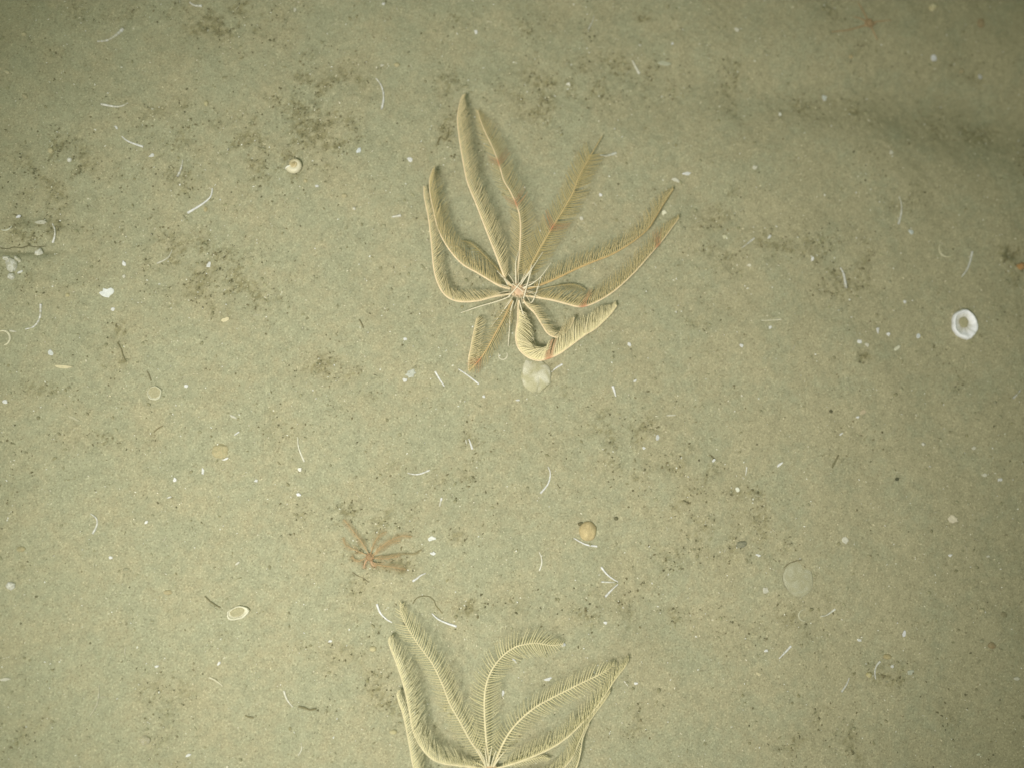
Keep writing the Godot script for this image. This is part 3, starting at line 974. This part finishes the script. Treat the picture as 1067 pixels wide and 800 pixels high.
func shells() -> void:
	var white := Color(0.74, 0.74, 0.76)
	var dull := Color(0.55, 0.53, 0.45)
	tusk([[101, 43], [111, 42], [120, 37], [128, 30]], 3.6, "highest tusk shell in the darker corner, thick end tipped up, alone on bare sand", Color(0.62, 0.62, 0.64))
	tusk([[133, 107.5], [126, 110.5], [119, 111], [105, 108.5]], 2.6, "shallow bowl-curved white tusk shell directly above a broken white tusk shell")
	tusk([[126.5, 142], [131, 146], [137, 149], [149, 153]], 2.4, "white tusk shell lying end to end with a small white shell scrap", white)
	tusk([[190, 167], [189, 173], [187.5, 178], [184.5, 184]], 2.8, "short stubby white tusk shell above the long bent one and below the broken one", Color(0.66, 0.66, 0.68))
	tusk([[197, 2], [201, 5], [205, 6], [210, 6]], 2.8, "short white tusk shell at the very top edge beside dark litter", Color(0.66, 0.65, 0.62))
	tusk([[221, 196], [219, 205], [210, 213], [195, 222]], 2.6, "long bent white tusk shell beside a tan crumb, near the snail shell", white)
	tusk([[54, 233], [56.5, 239], [56.5, 246], [54.5, 253]], 2.4, "upright white tusk shell at the end of the dark narrow trench")
	tusk([[179, 260], [176, 267], [171, 271], [163, 274.5]], 1.8, "thin pale tusk shell between the long bent tusk shell and a cone scrap", dull)
	tusk([[26, 343], [35, 340], [41, 331], [42, 317]], 2.6, "crescent white tusk shell beside the half ring at the edge", white)
	tusk([[94, 535], [100, 540], [100.5, 547], [96, 556]], 2.2, "slender white tusk shell curved like a bracket, alone on smooth sand", Color(0.66, 0.66, 0.64))
	tusk([[103, 713], [102.5, 724], [100, 735], [93.5, 745.5]], 2.2, "sand-dusted tusk shell near the lower corner, hardly paler than the sand", Color(0.40, 0.38, 0.28), 0.35)
	tusk([[232, 715], [228, 711.5], [223, 708], [217.5, 705.5]], 2.0, "short cream tusk shell lying below the oval open shell", Color(0.62, 0.58, 0.42))
	tusk([[305, 736.5], [301, 732], [298, 727], [295.5, 719.5]], 1.9, "straight white tusk shell pointing at a short dark twig", Color(0.70, 0.68, 0.60))
	tusk([[313.5, 774], [314.2, 779], [313, 783], [310.5, 787]], 1.6, "tiny thin curved tusk shell under the dark twig", Color(0.64, 0.62, 0.52))
	tusk([[391.5, 81.5], [396, 87], [399, 95], [399.5, 104], [397.5, 114]], 2.4, "hook-shaped white tusk shell alone above the big feather star's outer arms", white)
	tusk([[408, 226], [412, 225.5], [417.5, 224.5]], 3.2, "short thick white tube of tusk shell beside the outermost arm of the big feather star", white)
	tusk([[463, 402.5], [458, 395], [453.3, 387]], 2.2, "white tusk shell standing steeply below the big feather star's folded arm", white)
	tusk([[477.5, 384.5], [486, 390], [492, 394.5], [499, 400]], 2.0, "straight white tusk shell just under the tip of the folded arm", white)
	tusk([[310, 455.5], [310.5, 464], [313, 472], [317, 481]], 1.8, "thin curved tusk shell between the cream blob and the middle of the sand", Color(0.70, 0.68, 0.58))
	tusk([[424.5, 492.5], [431, 494], [438, 493.5], [448, 489.5]], 2.0, "white tusk shell curved like a smile on bare middle sand", white)
	tusk([[488.5, 457], [490.3, 462], [492.3, 468]], 2.4, "stub of white tusk shell with a second sliver beside it", white)
	tusk([[458, 527.5], [459, 523], [460.3, 518.5]], 2.4, "short straight white stub below the smile-curved tusk shell", white)
	tusk([[574.5, 387.5], [580, 383], [586, 379.5]], 2.2, "white tusk shell leaning against the pale flat stone", white)
	tusk([[641.7, 413], [640.5, 408], [638.5, 402]], 3.0, "forked white stub of tusk shell beyond the pale flat stone", white)
	tusk([[571, 486], [573.5, 493], [571, 504], [563, 514]], 2.2, "long white tusk shell arched over empty sand between big star and tan pebble", white)
	tusk([[598, 560.5], [605, 564.5], [612, 567.5], [622, 569]], 2.2, "white tusk shell curled under the round tan pebble", white)
	tusk([[561.5, 574.5], [564, 580], [564.5, 587], [562, 594.5]], 1.8, "thin white tusk shell standing alone between tan pebble and small orange star", Color(0.72, 0.70, 0.62))
	tusk([[644, 606], [638, 602.5], [632, 597.5], [626.5, 590.5]], 2.3, "upper arm of the arrow made by three white tusk shells", white)
	tusk([[644, 606.8], [635, 606.4], [626.5, 606]], 1.7, "thin middle shaft of the arrow made by three white tusk shells", Color(0.72, 0.72, 0.70))
	tusk([[644, 608.5], [639, 613], [635, 617], [630.5, 622]], 2.6, "lower arm of the arrow made by three white tusk shells", white)
	tusk([[443.5, 597], [438, 599.5], [434.5, 602.5], [429.5, 605.5]], 2.4, "white tusk shell leaning on the small mound beside the orange star", white)
	tusk([[408.5, 648.5], [402, 644.5], [396, 638], [392.5, 629]], 2.4, "white tusk shell curving beside the tip of the lower star's tallest arm", white)
	tusk([[450, 639], [456, 644.5], [464, 648.5], [475.5, 652.5]], 2.5, "white tusk shell under the dark thread loop", white)
	tusk([[619, 16.5], [617.5, 22], [613, 31]], 1.6, "thin pale tusk shell near the top edge above the big star", Color(0.55, 0.54, 0.50))
	tusk([[659, 63], [662, 69], [666.5, 77]], 3.4, "fat short cream tusk shell in the dim area above the big star", Color(0.68, 0.66, 0.58))
	tusk([[625, 161], [631, 162.5], [642, 159.5]], 3.2, "dull smeared tusk shell beside the bare tip of a big star arm", Color(0.55, 0.56, 0.52))
	tusk([[937, 204], [939.5, 212], [939.5, 222], [936.5, 234]], 2.4, "upright dull white tusk shell above the worn ring of shell", Color(0.60, 0.60, 0.58))
	tusk([[876, 279], [879.5, 286], [882, 300]], 3.4, "thick white tusk shell, slightly bent, standing between ring shell and big star", Color(0.66, 0.66, 0.68))
	tusk([[1002.5, 288.5], [1008, 281], [1011.5, 272], [1013.5, 262.5]], 2.6, "dull white tusk shell curving beside the worn shell arc", Color(0.60, 0.60, 0.58))
	tusk([[773, 258.5], [779, 254], [786, 248.5]], 2.0, "small slanting white tusk shell beyond the big star's long arm tips", Color(0.64, 0.64, 0.64))
	tusk([[793.5, 334], [803, 333.6], [814, 333]], 2.0, "level straight cream tusk shell amid bare sand", Color(0.58, 0.55, 0.42))
	tusk([[855.5, 642], [862, 640.5], [870.5, 634.5]], 2.2, "white tusk shell just below the half-buried pale disc", Color(0.66, 0.66, 0.62))
	tusk([[812, 686], [818, 680], [824.5, 673]], 2.4, "straight white tusk shell farther below the half-buried disc", Color(0.66, 0.66, 0.66))
	tusk([[912.8, 707.5], [912, 699], [914, 693], [917.5, 689]], 2.3, "upright bent tusk shell by the dark patch and yellow pebble", Color(0.55, 0.55, 0.52))
	tusk([[885.2, 706], [882.5, 713], [877, 721]], 2.2, "slanting pale tusk shell short of the dark patch", Color(0.55, 0.55, 0.54))
	tusk([[777, 495], [778, 490], [778.3, 486.5]], 1.6, "tiny upright white tusk shell sliver above the dark grey pebble", Color(0.66, 0.66, 0.62))
	tusk([[1064, 406], [1060, 411], [1056, 415]], 2.4, "white tusk shell cut by the frame, far side", Color(0.58, 0.58, 0.62))

	cup_shell(1005, 338.5, 28, 32, 12, 1.35, 6.0, Color(0.86, 0.86, 0.92), "thick white ring-like open shell with sand inside", 0.34, Vector2(0.05, 0.06))
	cup_shell(161, 409.5, 14, 14.5, 0, 0.4, 2.6, Color(0.66, 0.64, 0.50), "small round open shell with a cream rim, sand filling it", 0.80)
	cup_shell(248, 638.5, 22, 12.5, 16, 0.75, 4.0, Color(0.76, 0.73, 0.58), "oval open shell with a thick cream near edge", 0.62, Vector2(0.0, -0.12))
	rim_arc(2.5, 352, 7.5, -80, 120, 2.4, Color(0.66, 0.62, 0.46), "half ring of cream shell cut by the frame edge")
	rim_arc(987.5, 259, 8.5, 150, 320, 2.4, Color(0.50, 0.47, 0.32), "worn sandy shell arc beside a dull tusk shell")
	rim_arc(524, 370, 4.6, 160, 390, 1.5, Color(0.62, 0.58, 0.44), "tiny cream hook of shell under the big star's folded arm")
	rim_arc(838.5, 641, 6.0, 80, 280, 1.4, Color(0.48, 0.46, 0.34), "faint shell arc beside the tusk shell below the half-buried disc")
	rim_arc(4, 231, 9, 250, 330, 1.8, Color(0.56, 0.56, 0.46), "pale curved shell edge by the trench at the frame edge")
	snail(307, 173.5, 19, 60, "small tan and white snail shell beside gritty brown sand")

func scraps() -> void:
	var w := Color(0.64, 0.64, 0.64)
	var p := Color(0.52, 0.50, 0.42)
	var t := Color(0.60, 0.53, 0.34)
	chip(158, 162, 7, 5, 40, w, "white shell scrap touching the end of a broken tusk shell")
	chip(121, 133, 5, 3, -40, w, "small white scrap at the thin end of the broken tusk shell")
	chip(111, 305, 15, 10, 10, Color(0.66, 0.68, 0.68), "largest flat white shell scrap, heart-like, on clear sand")
	chip(217.5, 276, 8, 6, 60, w, "pointed white cone scrap with dark litter behind it")
	chip(129, 274.5, 6, 4, 110, w, "white scrap above the largest flat shell scrap")
	chip(129, 288, 5, 4, 70, p, "dull scrap just above the largest flat shell scrap")
	chip(117.7, 322, 4.5, 4, 0, w, "white speck of shell just below the largest flat scrap")
	chip(19, 225.5, 6, 4, 30, Color(0.66, 0.66, 0.72), "bluish white scrap above the narrow trench")
	chip(20.5, 283.5, 6, 3.5, 20, w, "small bright scrap below the white rubble cluster's round lump")
	chip(42, 232, 12, 5, 5, p, "smooth pale flake lying along the top of the trench")
	chip(12.5, 345, 9, 2, -10, p, "thin stick of shell beside the half ring")
	chip(52, 367, 8, 5, -50, Color(0.54, 0.56, 0.56), "bluish pale scrap above a forked tan scrap")
	chip(66, 382, 16, 4, -5, t, "forked tan shell scrap with dark litter at its end")
	chip(234, 333, 9, 5, 20, t, "tan crumbled shell scrap in brown litter")
	chip(76, 435.5, 15, 2, -25, Color(0.46, 0.43, 0.30), "sand-coloured stick of shell near the small round shell")
	chip(5, 418, 6, 5, 0, w, "white scrap touching the frame edge below the half ring")
	chip(193.6, 402.5, 4.5, 4, 0, w, "white speck level with the small round shell")
	chip(246.5, 451.5, 7, 2, 40, w, "white splinter above the cream blob")
	chip(243, 434, 10, 2.5, -20, p, "pale splinter higher above the cream blob")
	chip(235, 478, 8, 2, 20, w, "white splinter at the lower rim of the cream blob")
	chip(211, 491, 9, 3, 100, w, "upright white splinter under the cream blob")
	chip(182, 499.5, 5, 4, 80, w, "stubby white scrap beside an upright splinter")
	chip(176, 518, 6, 1.6, 20, w, "tiny white sliver below the stubby scrap")
	chip(152, 544, 5, 3, 40, w, "white speck across from the bracket-shaped tusk shell")
	chip(115, 581, 4.5, 3.5, 0, w, "bright speck below the bracket-shaped tusk shell")
	chip(247, 587, 6, 2.5, 45, p, "slanting pale splinter above the oval open shell")
	chip(266.5, 501, 4, 3.5, 0, w, "white speck in litter beside the thin curved tusk shell")
	chip(5, 707.5, 11, 3, 5, p, "pale stick touching the frame edge low down")
	chip(196, 787, 7, 3, 25, w, "white splinter near the lower edge below the cream tusk shell")
	chip(163, 694, 4.5, 2.5, 10, w, "white sliver beside the short cream tusk shell")
	chip(228, 691, 4.5, 3, 45, w, "white speck just above the short cream tusk shell")
	chip(344, 668, 5, 3, 10, w, "white scrap on open sand beside the lower star's outer arms")
	chip(399.5, 4, 4, 3.5, 0, w, "white speck at the top edge over the hook-shaped tusk shell")
	chip(496, 33, 5, 6, 0, w, "white scrap under dark litter at the top, over the big star")
	chip(307, 10, 4, 6, 0, p, "dull scrap near the top edge over the snail shell")
	chip(398, 68, 5, 3, 0, p, "pale flake just above the hook-shaped tusk shell")
	chip(374, 157, 7, 6, 30, Color(0.58, 0.62, 0.66), "bluish rounded scrap between snail shell and big star")
	chip(427, 166, 6, 6, 50, w, "white scrap beside the tips of the big star's outer arms")
	chip(330, 194, 4, 3, 0, w, "white speck beyond the snail shell")
	chip(422, 396, 6, 5, 0, w, "white scrap attached to a clear flake, below the big star")
	chip(428, 389, 11, 9, 30, Color(0.46, 0.47, 0.42), "glassy pale flake next to a white scrap")
	chip(422, 353.5, 5, 3, 0, w, "white speck out beyond the folded arm of the big star")
	chip(539.5, 416.8, 5, 2, 0, w, "white sliver under the pale flat stone")
	chip(504, 413, 4, 3.5, 0, w, "white speck below the straight tusk shell under the folded arm")
	chip(312, 489, 6, 4.5, 0, Color(0.64, 0.63, 0.56), "cream scrap right under the thin curved tusk shell")
	chip(311, 515, 6, 3.5, 0, w, "white scrap two steps under the thin curved tusk shell")
	chip(485.7, 460, 7, 1.4, 105, p, "sliver lying along the forked stub of tusk shell")
	chip(449.5, 561, 10, 5, 12, Color(0.62, 0.63, 0.60), "smooth oblong white scrap beyond the orange star's longest arms")
	chip(451, 576.5, 6, 4, 0, w, "white scrap at the end of the orange star's dark arm")
	chip(662, 396.5, 5, 3, 45, w, "white scrap beyond the forked stub of tusk shell")
	chip(685.5, 455.5, 5, 7, 0, Color(0.52, 0.53, 0.53), "glassy bluish flake in the brown sand patch")
	chip(699.5, 432.5, 10, 2, 5, p, "faint level stick of shell over the brown sand patch")
	chip(743.8, 479.5, 4.5, 3.5, 30, w, "white speck short of the tiny upright sliver")
	chip(768.6, 510, 5, 5, 0, Color(0.68, 0.68, 0.58), "cream speck above the dark grey pebble")
	chip(671, 467, 4, 3.5, 0, w, "white speck by dark crumbs in the brown sand patch")
	chip(798.5, 615, 7, 9, 20, p, "crumbly pale scrap beside the half-buried disc")
	chip(790.5, 578.5, 6, 3, -20, w, "white scrap near the dark arc above the half-buried disc")
	chip(798.5, 678, 5, 3, 0, w, "white speck beside the straight tusk shell below the disc")
	chip(790.5, 702, 7, 3, -30, t, "cream angled scrap lower than the straight tusk shell")
	chip(587.5, 671.5, 5, 5, 0, w, "white scrap at the curled tip of the lower star's middle arm")
	chip(571, 707.5, 9, 4, 15, w, "white scrap on sand between the lower star's middle arms")
	chip(536, 688, 7, 2.5, -45, w, "white sliver beside the bend of the lower star's middle arm")
	chip(524, 722, 3, 6, 0, w, "upright white scrap between the lower star's two comb arms")
	chip(652.5, 712, 9, 1.5, -50, p, "thin pale stick beyond the lower star's long arm tip")
	chip(663, 712, 5, 3, 0, w, "white speck beyond the thin pale stick")
	chip(631, 649, 4.5, 4, 0, w, "white speck in gritty sand under the shell arrow")
	chip(692, 66, 15, 6, -5, Color(0.42, 0.42, 0.32), "pale oblong flake in dim sand beside a fat tusk shell")
	chip(768, 31, 6, 5, 0, p, "rounded pale scrap near the top edge over dim sand")
	chip(592.5, 88, 5, 3.5, -60, Color(0.64, 0.62, 0.54), "cream speck above the big star's middle arms")
	chip(667, 47, 4, 3, 0, p, "speck above the fat short tusk shell")
	chip(701, 45.5, 3.5, 4, 0, w, "bright speck over the pale oblong flake")
	chip(716, 181, 11, 4, 5, w, "white stick beyond the big star's highest long arm tip")
	chip(704.5, 188, 10, 5, -20, p, "dull crumpled scrap touching the tip of a big star arm")
	chip(787, 174.5, 6, 5, 0, p, "pale round speck alone on dim even sand")
	chip(626, 203, 4, 4, 0, w, "white speck between two upper arms of the big star")
	chip(692, 221.5, 7, 6, 20, Color(0.62, 0.60, 0.46), "square cream scrap lying between the two longest arms")
	chip(606, 227.5, 5, 4, 0, p, "dull cream speck between the big star's feathery arms")
	chip(973.4, 60.5, 8, 10, 0, Color(0.60, 0.60, 0.64), "bright bluish scrap in the darkest corner")
	chip(1021.5, 80, 5, 8, 0, Color(0.46, 0.46, 0.48), "dull bluish scrap farthest into the darkest corner")
	chip(859.5, 102, 7, 7, 0, Color(0.54, 0.56, 0.54), "pale scrap on the dark hollow's crest")
	chip(813, 119, 4, 6, 20, Color(0.62, 0.62, 0.56), "pale scrap at the start of the dark hollow")
	chip(929, 159, 5, 6, 0, p, "dull speck below the dark hollow")
	chip(949.5, 242, 6, 7, 30, Color(0.50, 0.54, 0.54), "bluish scrap under the upright dull tusk shell")
	chip(847, 270, 5, 4, 45, w, "white scrap beside the thick bent tusk shell")
	chip(802, 247, 6, 3, 45, w, "white sliver beyond the small slanting tusk shell")
	chip(756, 247, 7, 5, 0, Color(0.50, 0.48, 0.33), "tan flake short of the small slanting tusk shell")
	chip(781, 276.5, 6, 3.5, 0, Color(0.58, 0.55, 0.44), "cream flake by the dark crumb under the slanting tusk shell")
	chip(896, 356, 5, 5, 0, w, "bright scrap, first of a loose row of scraps by the ring shell")
	chip(904, 359.5, 6, 5, 0, p, "dull scrap close to the bright first scrap of the loose row")
	chip(915, 344, 4, 7, 0, Color(0.58, 0.58, 0.58), "upright scrap in the loose row by the ring shell")
	chip(926, 348, 5, 4, 30, w, "white middle scrap of the loose row by the ring shell")
	chip(935, 363, 9, 6, 30, Color(0.55, 0.54, 0.42), "lowest cream scrap of the loose row by the ring shell")
	chip(957.5, 350, 5, 7, 0, Color(0.54, 0.56, 0.58), "bluish scrap of the loose row, next to the ring shell")
	chip(943, 314.5, 4, 4, 40, w, "white speck above the loose row of scraps")
	chip(803, 341, 5, 4, 0, w, "white speck under the level straight tusk shell")
	chip(773, 360, 6, 4, -40, w, "white scrap with a dull twin, below the level tusk shell")
	chip(656, 359, 6, 4, -40, w, "white scrap beyond the big star's lowest long arm")
	chip(900, 429, 9, 6, 20, Color(0.46, 0.38, 0.26), "rusty pale flake on even sand under the loose row")
	chip(894, 434.5, 5, 3, 0, w, "white speck against the rusty pale flake")
	chip(877, 452, 6, 2, 40, w, "slanting white splinter below the rusty flake")
	chip(812.5, 484, 9, 2.5, 40, w, "longer slanting white splinter on even sand")
	chip(1042.5, 499.5, 7, 4, 20, w, "bright white scrap near the far frame edge")
	chip(1026, 495, 6, 4, 0, p, "dull scrap short of the bright white one at the far edge")
	chip(1015.5, 466.5, 6, 4, 20, p, "dull flake above two scraps near the far edge")
	chip(993, 540.5, 13, 8, -10, Color(0.58, 0.52, 0.40), "pinkish cream triangular shell scrap on even sand")
	chip(881, 563, 8, 8, 0, p, "round dull flake above the half-buried pale disc")
	chip(990.5, 578.5, 4.5, 3.5, 0, w, "speck under the triangular shell scrap")
	chip(1030, 579.5, 5, 3, 0, p, "speck beyond the triangular shell scrap, toward the edge")
	chip(896, 667, 5, 3, 0, w, "white speck above the slanting pale tusk shell")
	chip(942.5, 660, 4, 7, 0, Color(0.60, 0.60, 0.64), "upright white scrap above the dark patch")
	chip(930, 694.5, 5, 4, 0, w, "white speck on top of the dark patch")
	chip(949, 700, 10, 6, 0, Color(0.42, 0.43, 0.36), "dull crumpled flakes edge beside the dark patch")
	chip(1060, 707, 8, 5, 0, p, "dull flake at the far lower frame edge")
	chip(1020, 786, 5, 3, 0, Color(0.52, 0.52, 0.38), "cream speck near the far lower corner")

func stones() -> void:
	var cream := Color(0.56, 0.50, 0.33)
	var tan_ := Color(0.50, 0.42, 0.24)
	var white := Color(0.86, 0.86, 0.84)
	pebble(557, 391, 32, 36, 5.5, 10, Color(0.52, 0.49, 0.33), Color(0.74, 0.72, 0.60), "pale flat round stone tucked under the big star's curled arm", "flat_stone", "stone", "", 0.40)
	pebble(612.5, 553.5, 18, 21, 7, -10, Color(0.66, 0.53, 0.30), Color(0.52, 0.41, 0.23), "round tan pebble with a white tusk shell curled under it", "pebble", "pebble", stone_group, 0.16)
	pebble(229.5, 470, 17, 15, 2.2, 0, Color(0.50, 0.43, 0.26), Color(0.42, 0.38, 0.23), "cream blob of stone half sunk among white splinters")
	pebble(832, 603, 32, 36, 1.2, 20, Color(0.42, 0.40, 0.28), Color(0.48, 0.47, 0.36), "large pale disc half buried in the sand", "buried_disc", "stone", "", 0.10)
	pebble(12, 276, 12, 15, 5, 20, white, Color(0.56, 0.55, 0.46), "biggest lump of the white rubble cluster at the frame edge", "rubble", "rubble", "white rubble at the edge", 0.4)
	pebble(6, 269, 8, 6, 3.5, -20, white, Color(0.5, 0.48, 0.36), "upper outer lump of the white rubble cluster", "rubble", "rubble", "white rubble at the edge", 0.4)
	pebble(18, 270, 9, 5, 3.5, -35, Color(0.62, 0.60, 0.46), white, "long upper inner lump of the white rubble cluster", "rubble", "rubble", "white rubble at the edge", 0.4)
	pebble(11.5, 288, 8, 7, 3.5, 0, white, Color(0.52, 0.51, 0.42), "lowest lump of the white rubble cluster", "rubble", "rubble", "white rubble at the edge", 0.4)
	pebble(40, 264, 9, 11, 4.5, 0, white, Color(0.60, 0.57, 0.40), "round white lump right under the narrow trench", "rubble", "rubble", "white rubble at the edge", 0.35)
	pebble(214, 218, 4, 6, 2.5, 0, Color(0.58, 0.50, 0.30), tan_, "tan crumb beside the long bent tusk shell")
	pebble(24.5, 35.5, 6, 5, 2.5, 0, Color(0.60, 0.55, 0.36), cream, "cream pebble in the dark upper corner")
	pebble(7, 75, 7, 4, 2, -30, Color(0.62, 0.60, 0.44), cream, "cream pebble at the frame edge with a dark twig-like crack under it")
	pebble(25.5, 100, 7, 5, 2, -40, Color(0.44, 0.40, 0.27), cream, "dull long pebble below the upper corner")
	pebble(214.5, 107.5, 5, 7, 2.5, 10, Color(0.50, 0.47, 0.27), cream, "yellowish pebble across from the bowl-curved tusk shell")
	pebble(52.5, 157, 6, 6, 3, 0, Color(0.62, 0.56, 0.34), cream, "yellow-cream pebble in brown litter")
	pebble(72, 166.5, 5, 5, 2.5, 0, white, white, "white round pebble beside the yellow-cream pebble")
	pebble(70, 307.5, 4, 4, 2, 0, Color(0.58, 0.52, 0.28), cream, "tiny yellow pebble short of the largest shell scrap")
	pebble(11, 610, 9, 8, 4, 0, white, Color(0.58, 0.57, 0.52), "white round pebble at the edge of the smooth lower sand")
	pebble(174.5, 617, 9, 5, 2, 0, Color(0.46, 0.40, 0.26), tan_, "tan flat pebble short of the oval open shell")
	pebble(151, 771, 10, 9, 3.5, 0, Color(0.50, 0.46, 0.36), Color(0.46, 0.42, 0.28), "pinkish cream pebble near the lower edge")
	pebble(21.5, 572, 8, 6, 2, 0, Color(0.40, 0.36, 0.22), tan_, "dull tan pebble near the bracket-shaped tusk shell")
	pebble(413.5, 67.5, 7, 5, 2.5, 0, Color(0.46, 0.41, 0.24), cream, "yellowish pebble beyond the pale flake at the hook-shaped tusk shell")
	pebble(318, 188.5, 4, 4.5, 2, 0, Color(0.54, 0.48, 0.28), cream, "tan crumb directly under the snail shell")
	pebble(368.5, 217.5, 4, 4, 2, 0, Color(0.60, 0.57, 0.42), white, "cream crumb short of the thick tube of tusk shell")
	pebble(358.5, 204, 6, 5, 2, 0, Color(0.48, 0.43, 0.27), cream, "dull cream crumb above another paler one")
	pebble(388.5, 676, 7, 6, 2.5, 0, Color(0.62, 0.56, 0.34), cream, "pale yellow pebble beside the lower star's second arm tip")
	pebble(410, 762.5, 8, 5, 2.5, 0, Color(0.58, 0.53, 0.30), cream, "yellow oval pebble outside the lower star's outermost arm")
	pebble(463.5, 738.5, 4, 4, 2, 0, Color(0.58, 0.54, 0.32), cream, "yellow crumb between the lower star's long arms")
	pebble(468.5, 745, 5, 4, 2, 0, Color(0.56, 0.53, 0.32), cream, "second yellow crumb, close under the first between the arms")
	pebble(773, 567, 12, 7, 3, 10, Color(0.22, 0.215, 0.17), Color(0.30, 0.29, 0.21), "dark grey pebble alone on smooth sand")
	pebble(972.5, 7.5, 11, 9, 4, 20, Color(0.66, 0.62, 0.44), Color(0.58, 0.50, 0.28), "bright yellow-cream pebble at the top edge in the dark corner")
	pebble(887, 59, 5, 5, 2, 0, Color(0.50, 0.40, 0.24), tan_, "orange-tan crumb below the faint orange brittle star")
	pebble(1002.5, 74, 6, 6, 2.5, 0, Color(0.40, 0.35, 0.24), tan_, "dull tan pebble in the darkest corner")
	pebble(1022.5, 24, 10, 11, 1.4, 0, Color(0.36, 0.26, 0.16), Color(0.40, 0.32, 0.20), "rust-brown smudged pebble in the darkest corner")
	pebble(906, 703, 7, 6, 2.5, 0, Color(0.52, 0.46, 0.22), cream, "yellow pebble touching the upright bent tusk shell")
	pebble(925, 684, 9, 6, 2, 0, Color(0.40, 0.33, 0.18), tan_, "tan flat pebble above the dark patch")
	pebble(1034, 672.5, 9, 7, 2, 0, Color(0.33, 0.24, 0.14), Color(0.36, 0.29, 0.18), "red-brown pebble on even sand, lower far side")
	pebble(1023.5, 636, 6, 5, 2, 0, Color(0.44, 0.42, 0.28), cream, "dull cream pebble above the red-brown one")
	pebble(962.5, 462.5, 4, 4, 2, 0, Color(0.52, 0.50, 0.40), white, "pale crumb on even sand between rusty flake and far edge")
	pebble(935, 499, 5, 4, 2, 30, Color(0.05, 0.05, 0.035), Color(0.08, 0.075, 0.05), "black crumb alone on even sand")
	pebble(866, 428.5, 4, 4, 2, 0, Color(0.09, 0.08, 0.05), Color(0.11, 0.1, 0.06), "dark crumb short of the rusty pale flake")
	pebble(642, 540, 5, 4, 2, 0, Color(0.13, 0.12, 0.075), Color(0.16, 0.14, 0.08), "dark crumb beyond the round tan pebble")
	pebble(605, 545.5, 7, 4, 2.5, 20, Color(0.11, 0.095, 0.05), Color(0.16, 0.13, 0.07), "dark crumb on top of the round tan pebble's shoulder")
	pebble(1046.5, 640, 7, 6, 1.4, 0, Color(0.25, 0.22, 0.14), Color(0.30, 0.27, 0.17), "dark crumb near the far edge, above the red-brown pebble")
	pebble(1065, 277.5, 12, 8, 3, 10, Color(0.50, 0.26, 0.10), Color(0.40, 0.24, 0.12), "vivid orange lump beside a dark burrow at the frame edge", "orange_sponge", "sponge", "", 0.35)
	# threads and twigs
	var dk := Color(0.22, 0.19, 0.105)
	thread([[430, 629], [433.5, 623.5], [440, 621], [447, 621.5], [452, 625.5], [454, 631]], 1.3, dk, "worm_tube", "worm tube", "thin dark thread bent into an open loop on bare sand")
	thread([[454, 631], [457, 634.5], [461, 639]], 1.3, Color(0.30, 0.26, 0.15), "worm_tube", "worm tube", "sandy thread running on from the dark open loop")
	thread([[311, 736], [317, 737.5], [323, 739.5], [329, 738.5]], 2.4, dk, "twig", "twig", "short dark twig at the end of a straight tusk shell")
	thread([[255, 745.5], [259, 747], [264, 748]], 1.8, Color(0.25, 0.21, 0.12), "twig", "twig", "tiny brown twig below the short cream tusk shell")
	thread([[213, 621], [218, 626], [223, 629.5], [229, 633]], 1.9, Color(0.22, 0.19, 0.11), "twig", "twig", "dark twig leading to the oval open shell")
	thread([[122, 357], [126, 364], [127.5, 370], [131, 377]], 1.7, dk, "twig", "twig", "dark wavy twig trailing from the small burrow")
	thread([[817, 591.5], [822, 587.5], [828, 585], [836, 583]], 1.3, Color(0.24, 0.20, 0.12), "twig", "twig", "thin dark curved twig on the rim of the half-buried disc")
	thread([[867.5, 487], [870, 482], [874, 474]], 2.2, Color(0.20, 0.18, 0.10), "twig", "twig", "dark slanting twig under the slanting white splinter")
	thread([[153, 387], [155, 391], [157, 397]], 1.4, dk, "twig", "twig", "tiny dark upright twig near the small round shell")
	thread([[367, 596], [372, 599.5], [378, 602], [384, 606.5]], 1.2, Color(0.24, 0.20, 0.12), "twig", "twig", "thin dark twig below the orange star")
	thread([[160, 450], [164, 446.5], [169, 443.5]], 1.6, Color(0.25, 0.21, 0.12), "twig", "twig", "brown slanting twig under the small round shell")
	thread([[374, 333], [376.5, 337], [378.5, 342]], 1.6, dk, "twig", "twig", "dark twig out beyond the big star's outermost arm")
	thread([[0, 258.5], [7, 259.4], [14, 257.6], [22, 258.2], [29, 256.2], [37, 257.4], [47, 256.5]], 1.7, Color(0.15, 0.13, 0.075), "twig", "twig", "long dark strand added as the shadow line in the narrow trench at the frame edge")  # no real twig: dark strand that paints the ragged shade along the trench
	thread([[456, 149], [459, 143], [464, 146], [467, 140], [467.5, 133]], 1.8, Color(0.20, 0.17, 0.09), "twig", "twig", "crooked brown twig above the big star's outer arm tips")
	# an orange brittle star so thinly dusted over that only its arms show
	var origin := at(906, 24)
	var body := Shape.new()
	var ora := Color(0.42, 0.29, 0.17)
	disc(body, Vector3(0, 0.0, 0), 0.0055, 0.0022, ora, ora)
	for w in [[[905, 22], [899, 10], [894, 2]], [[908, 24], [917, 22], [929, 21]], [[903, 26], [885, 31], [867, 33]], [[907, 26], [912, 36], [915, 42]], [[904, 23], [896, 19], [890, 18]]]:
		var pts := PackedVector3Array()
		for q in w:
			pts.append(at(q[0], q[1], -0.0001) - origin)
		var p := curve(pts, 0.002)
		var r := PackedFloat32Array()
		var c := PackedColorArray()
		for k in p.size():
			r.append(lerpf(0.0013, 0.0006, float(k) / p.size()))
			c.append(vary(ora, 0.12))
		body.tube(p, r, c, 6)
	var o := put("brittle_star", body.mesh(), stone_mat)
	o.position = origin
	tag(o, "faint orange brittle star dusted with sand near the top edge", "brittle star")
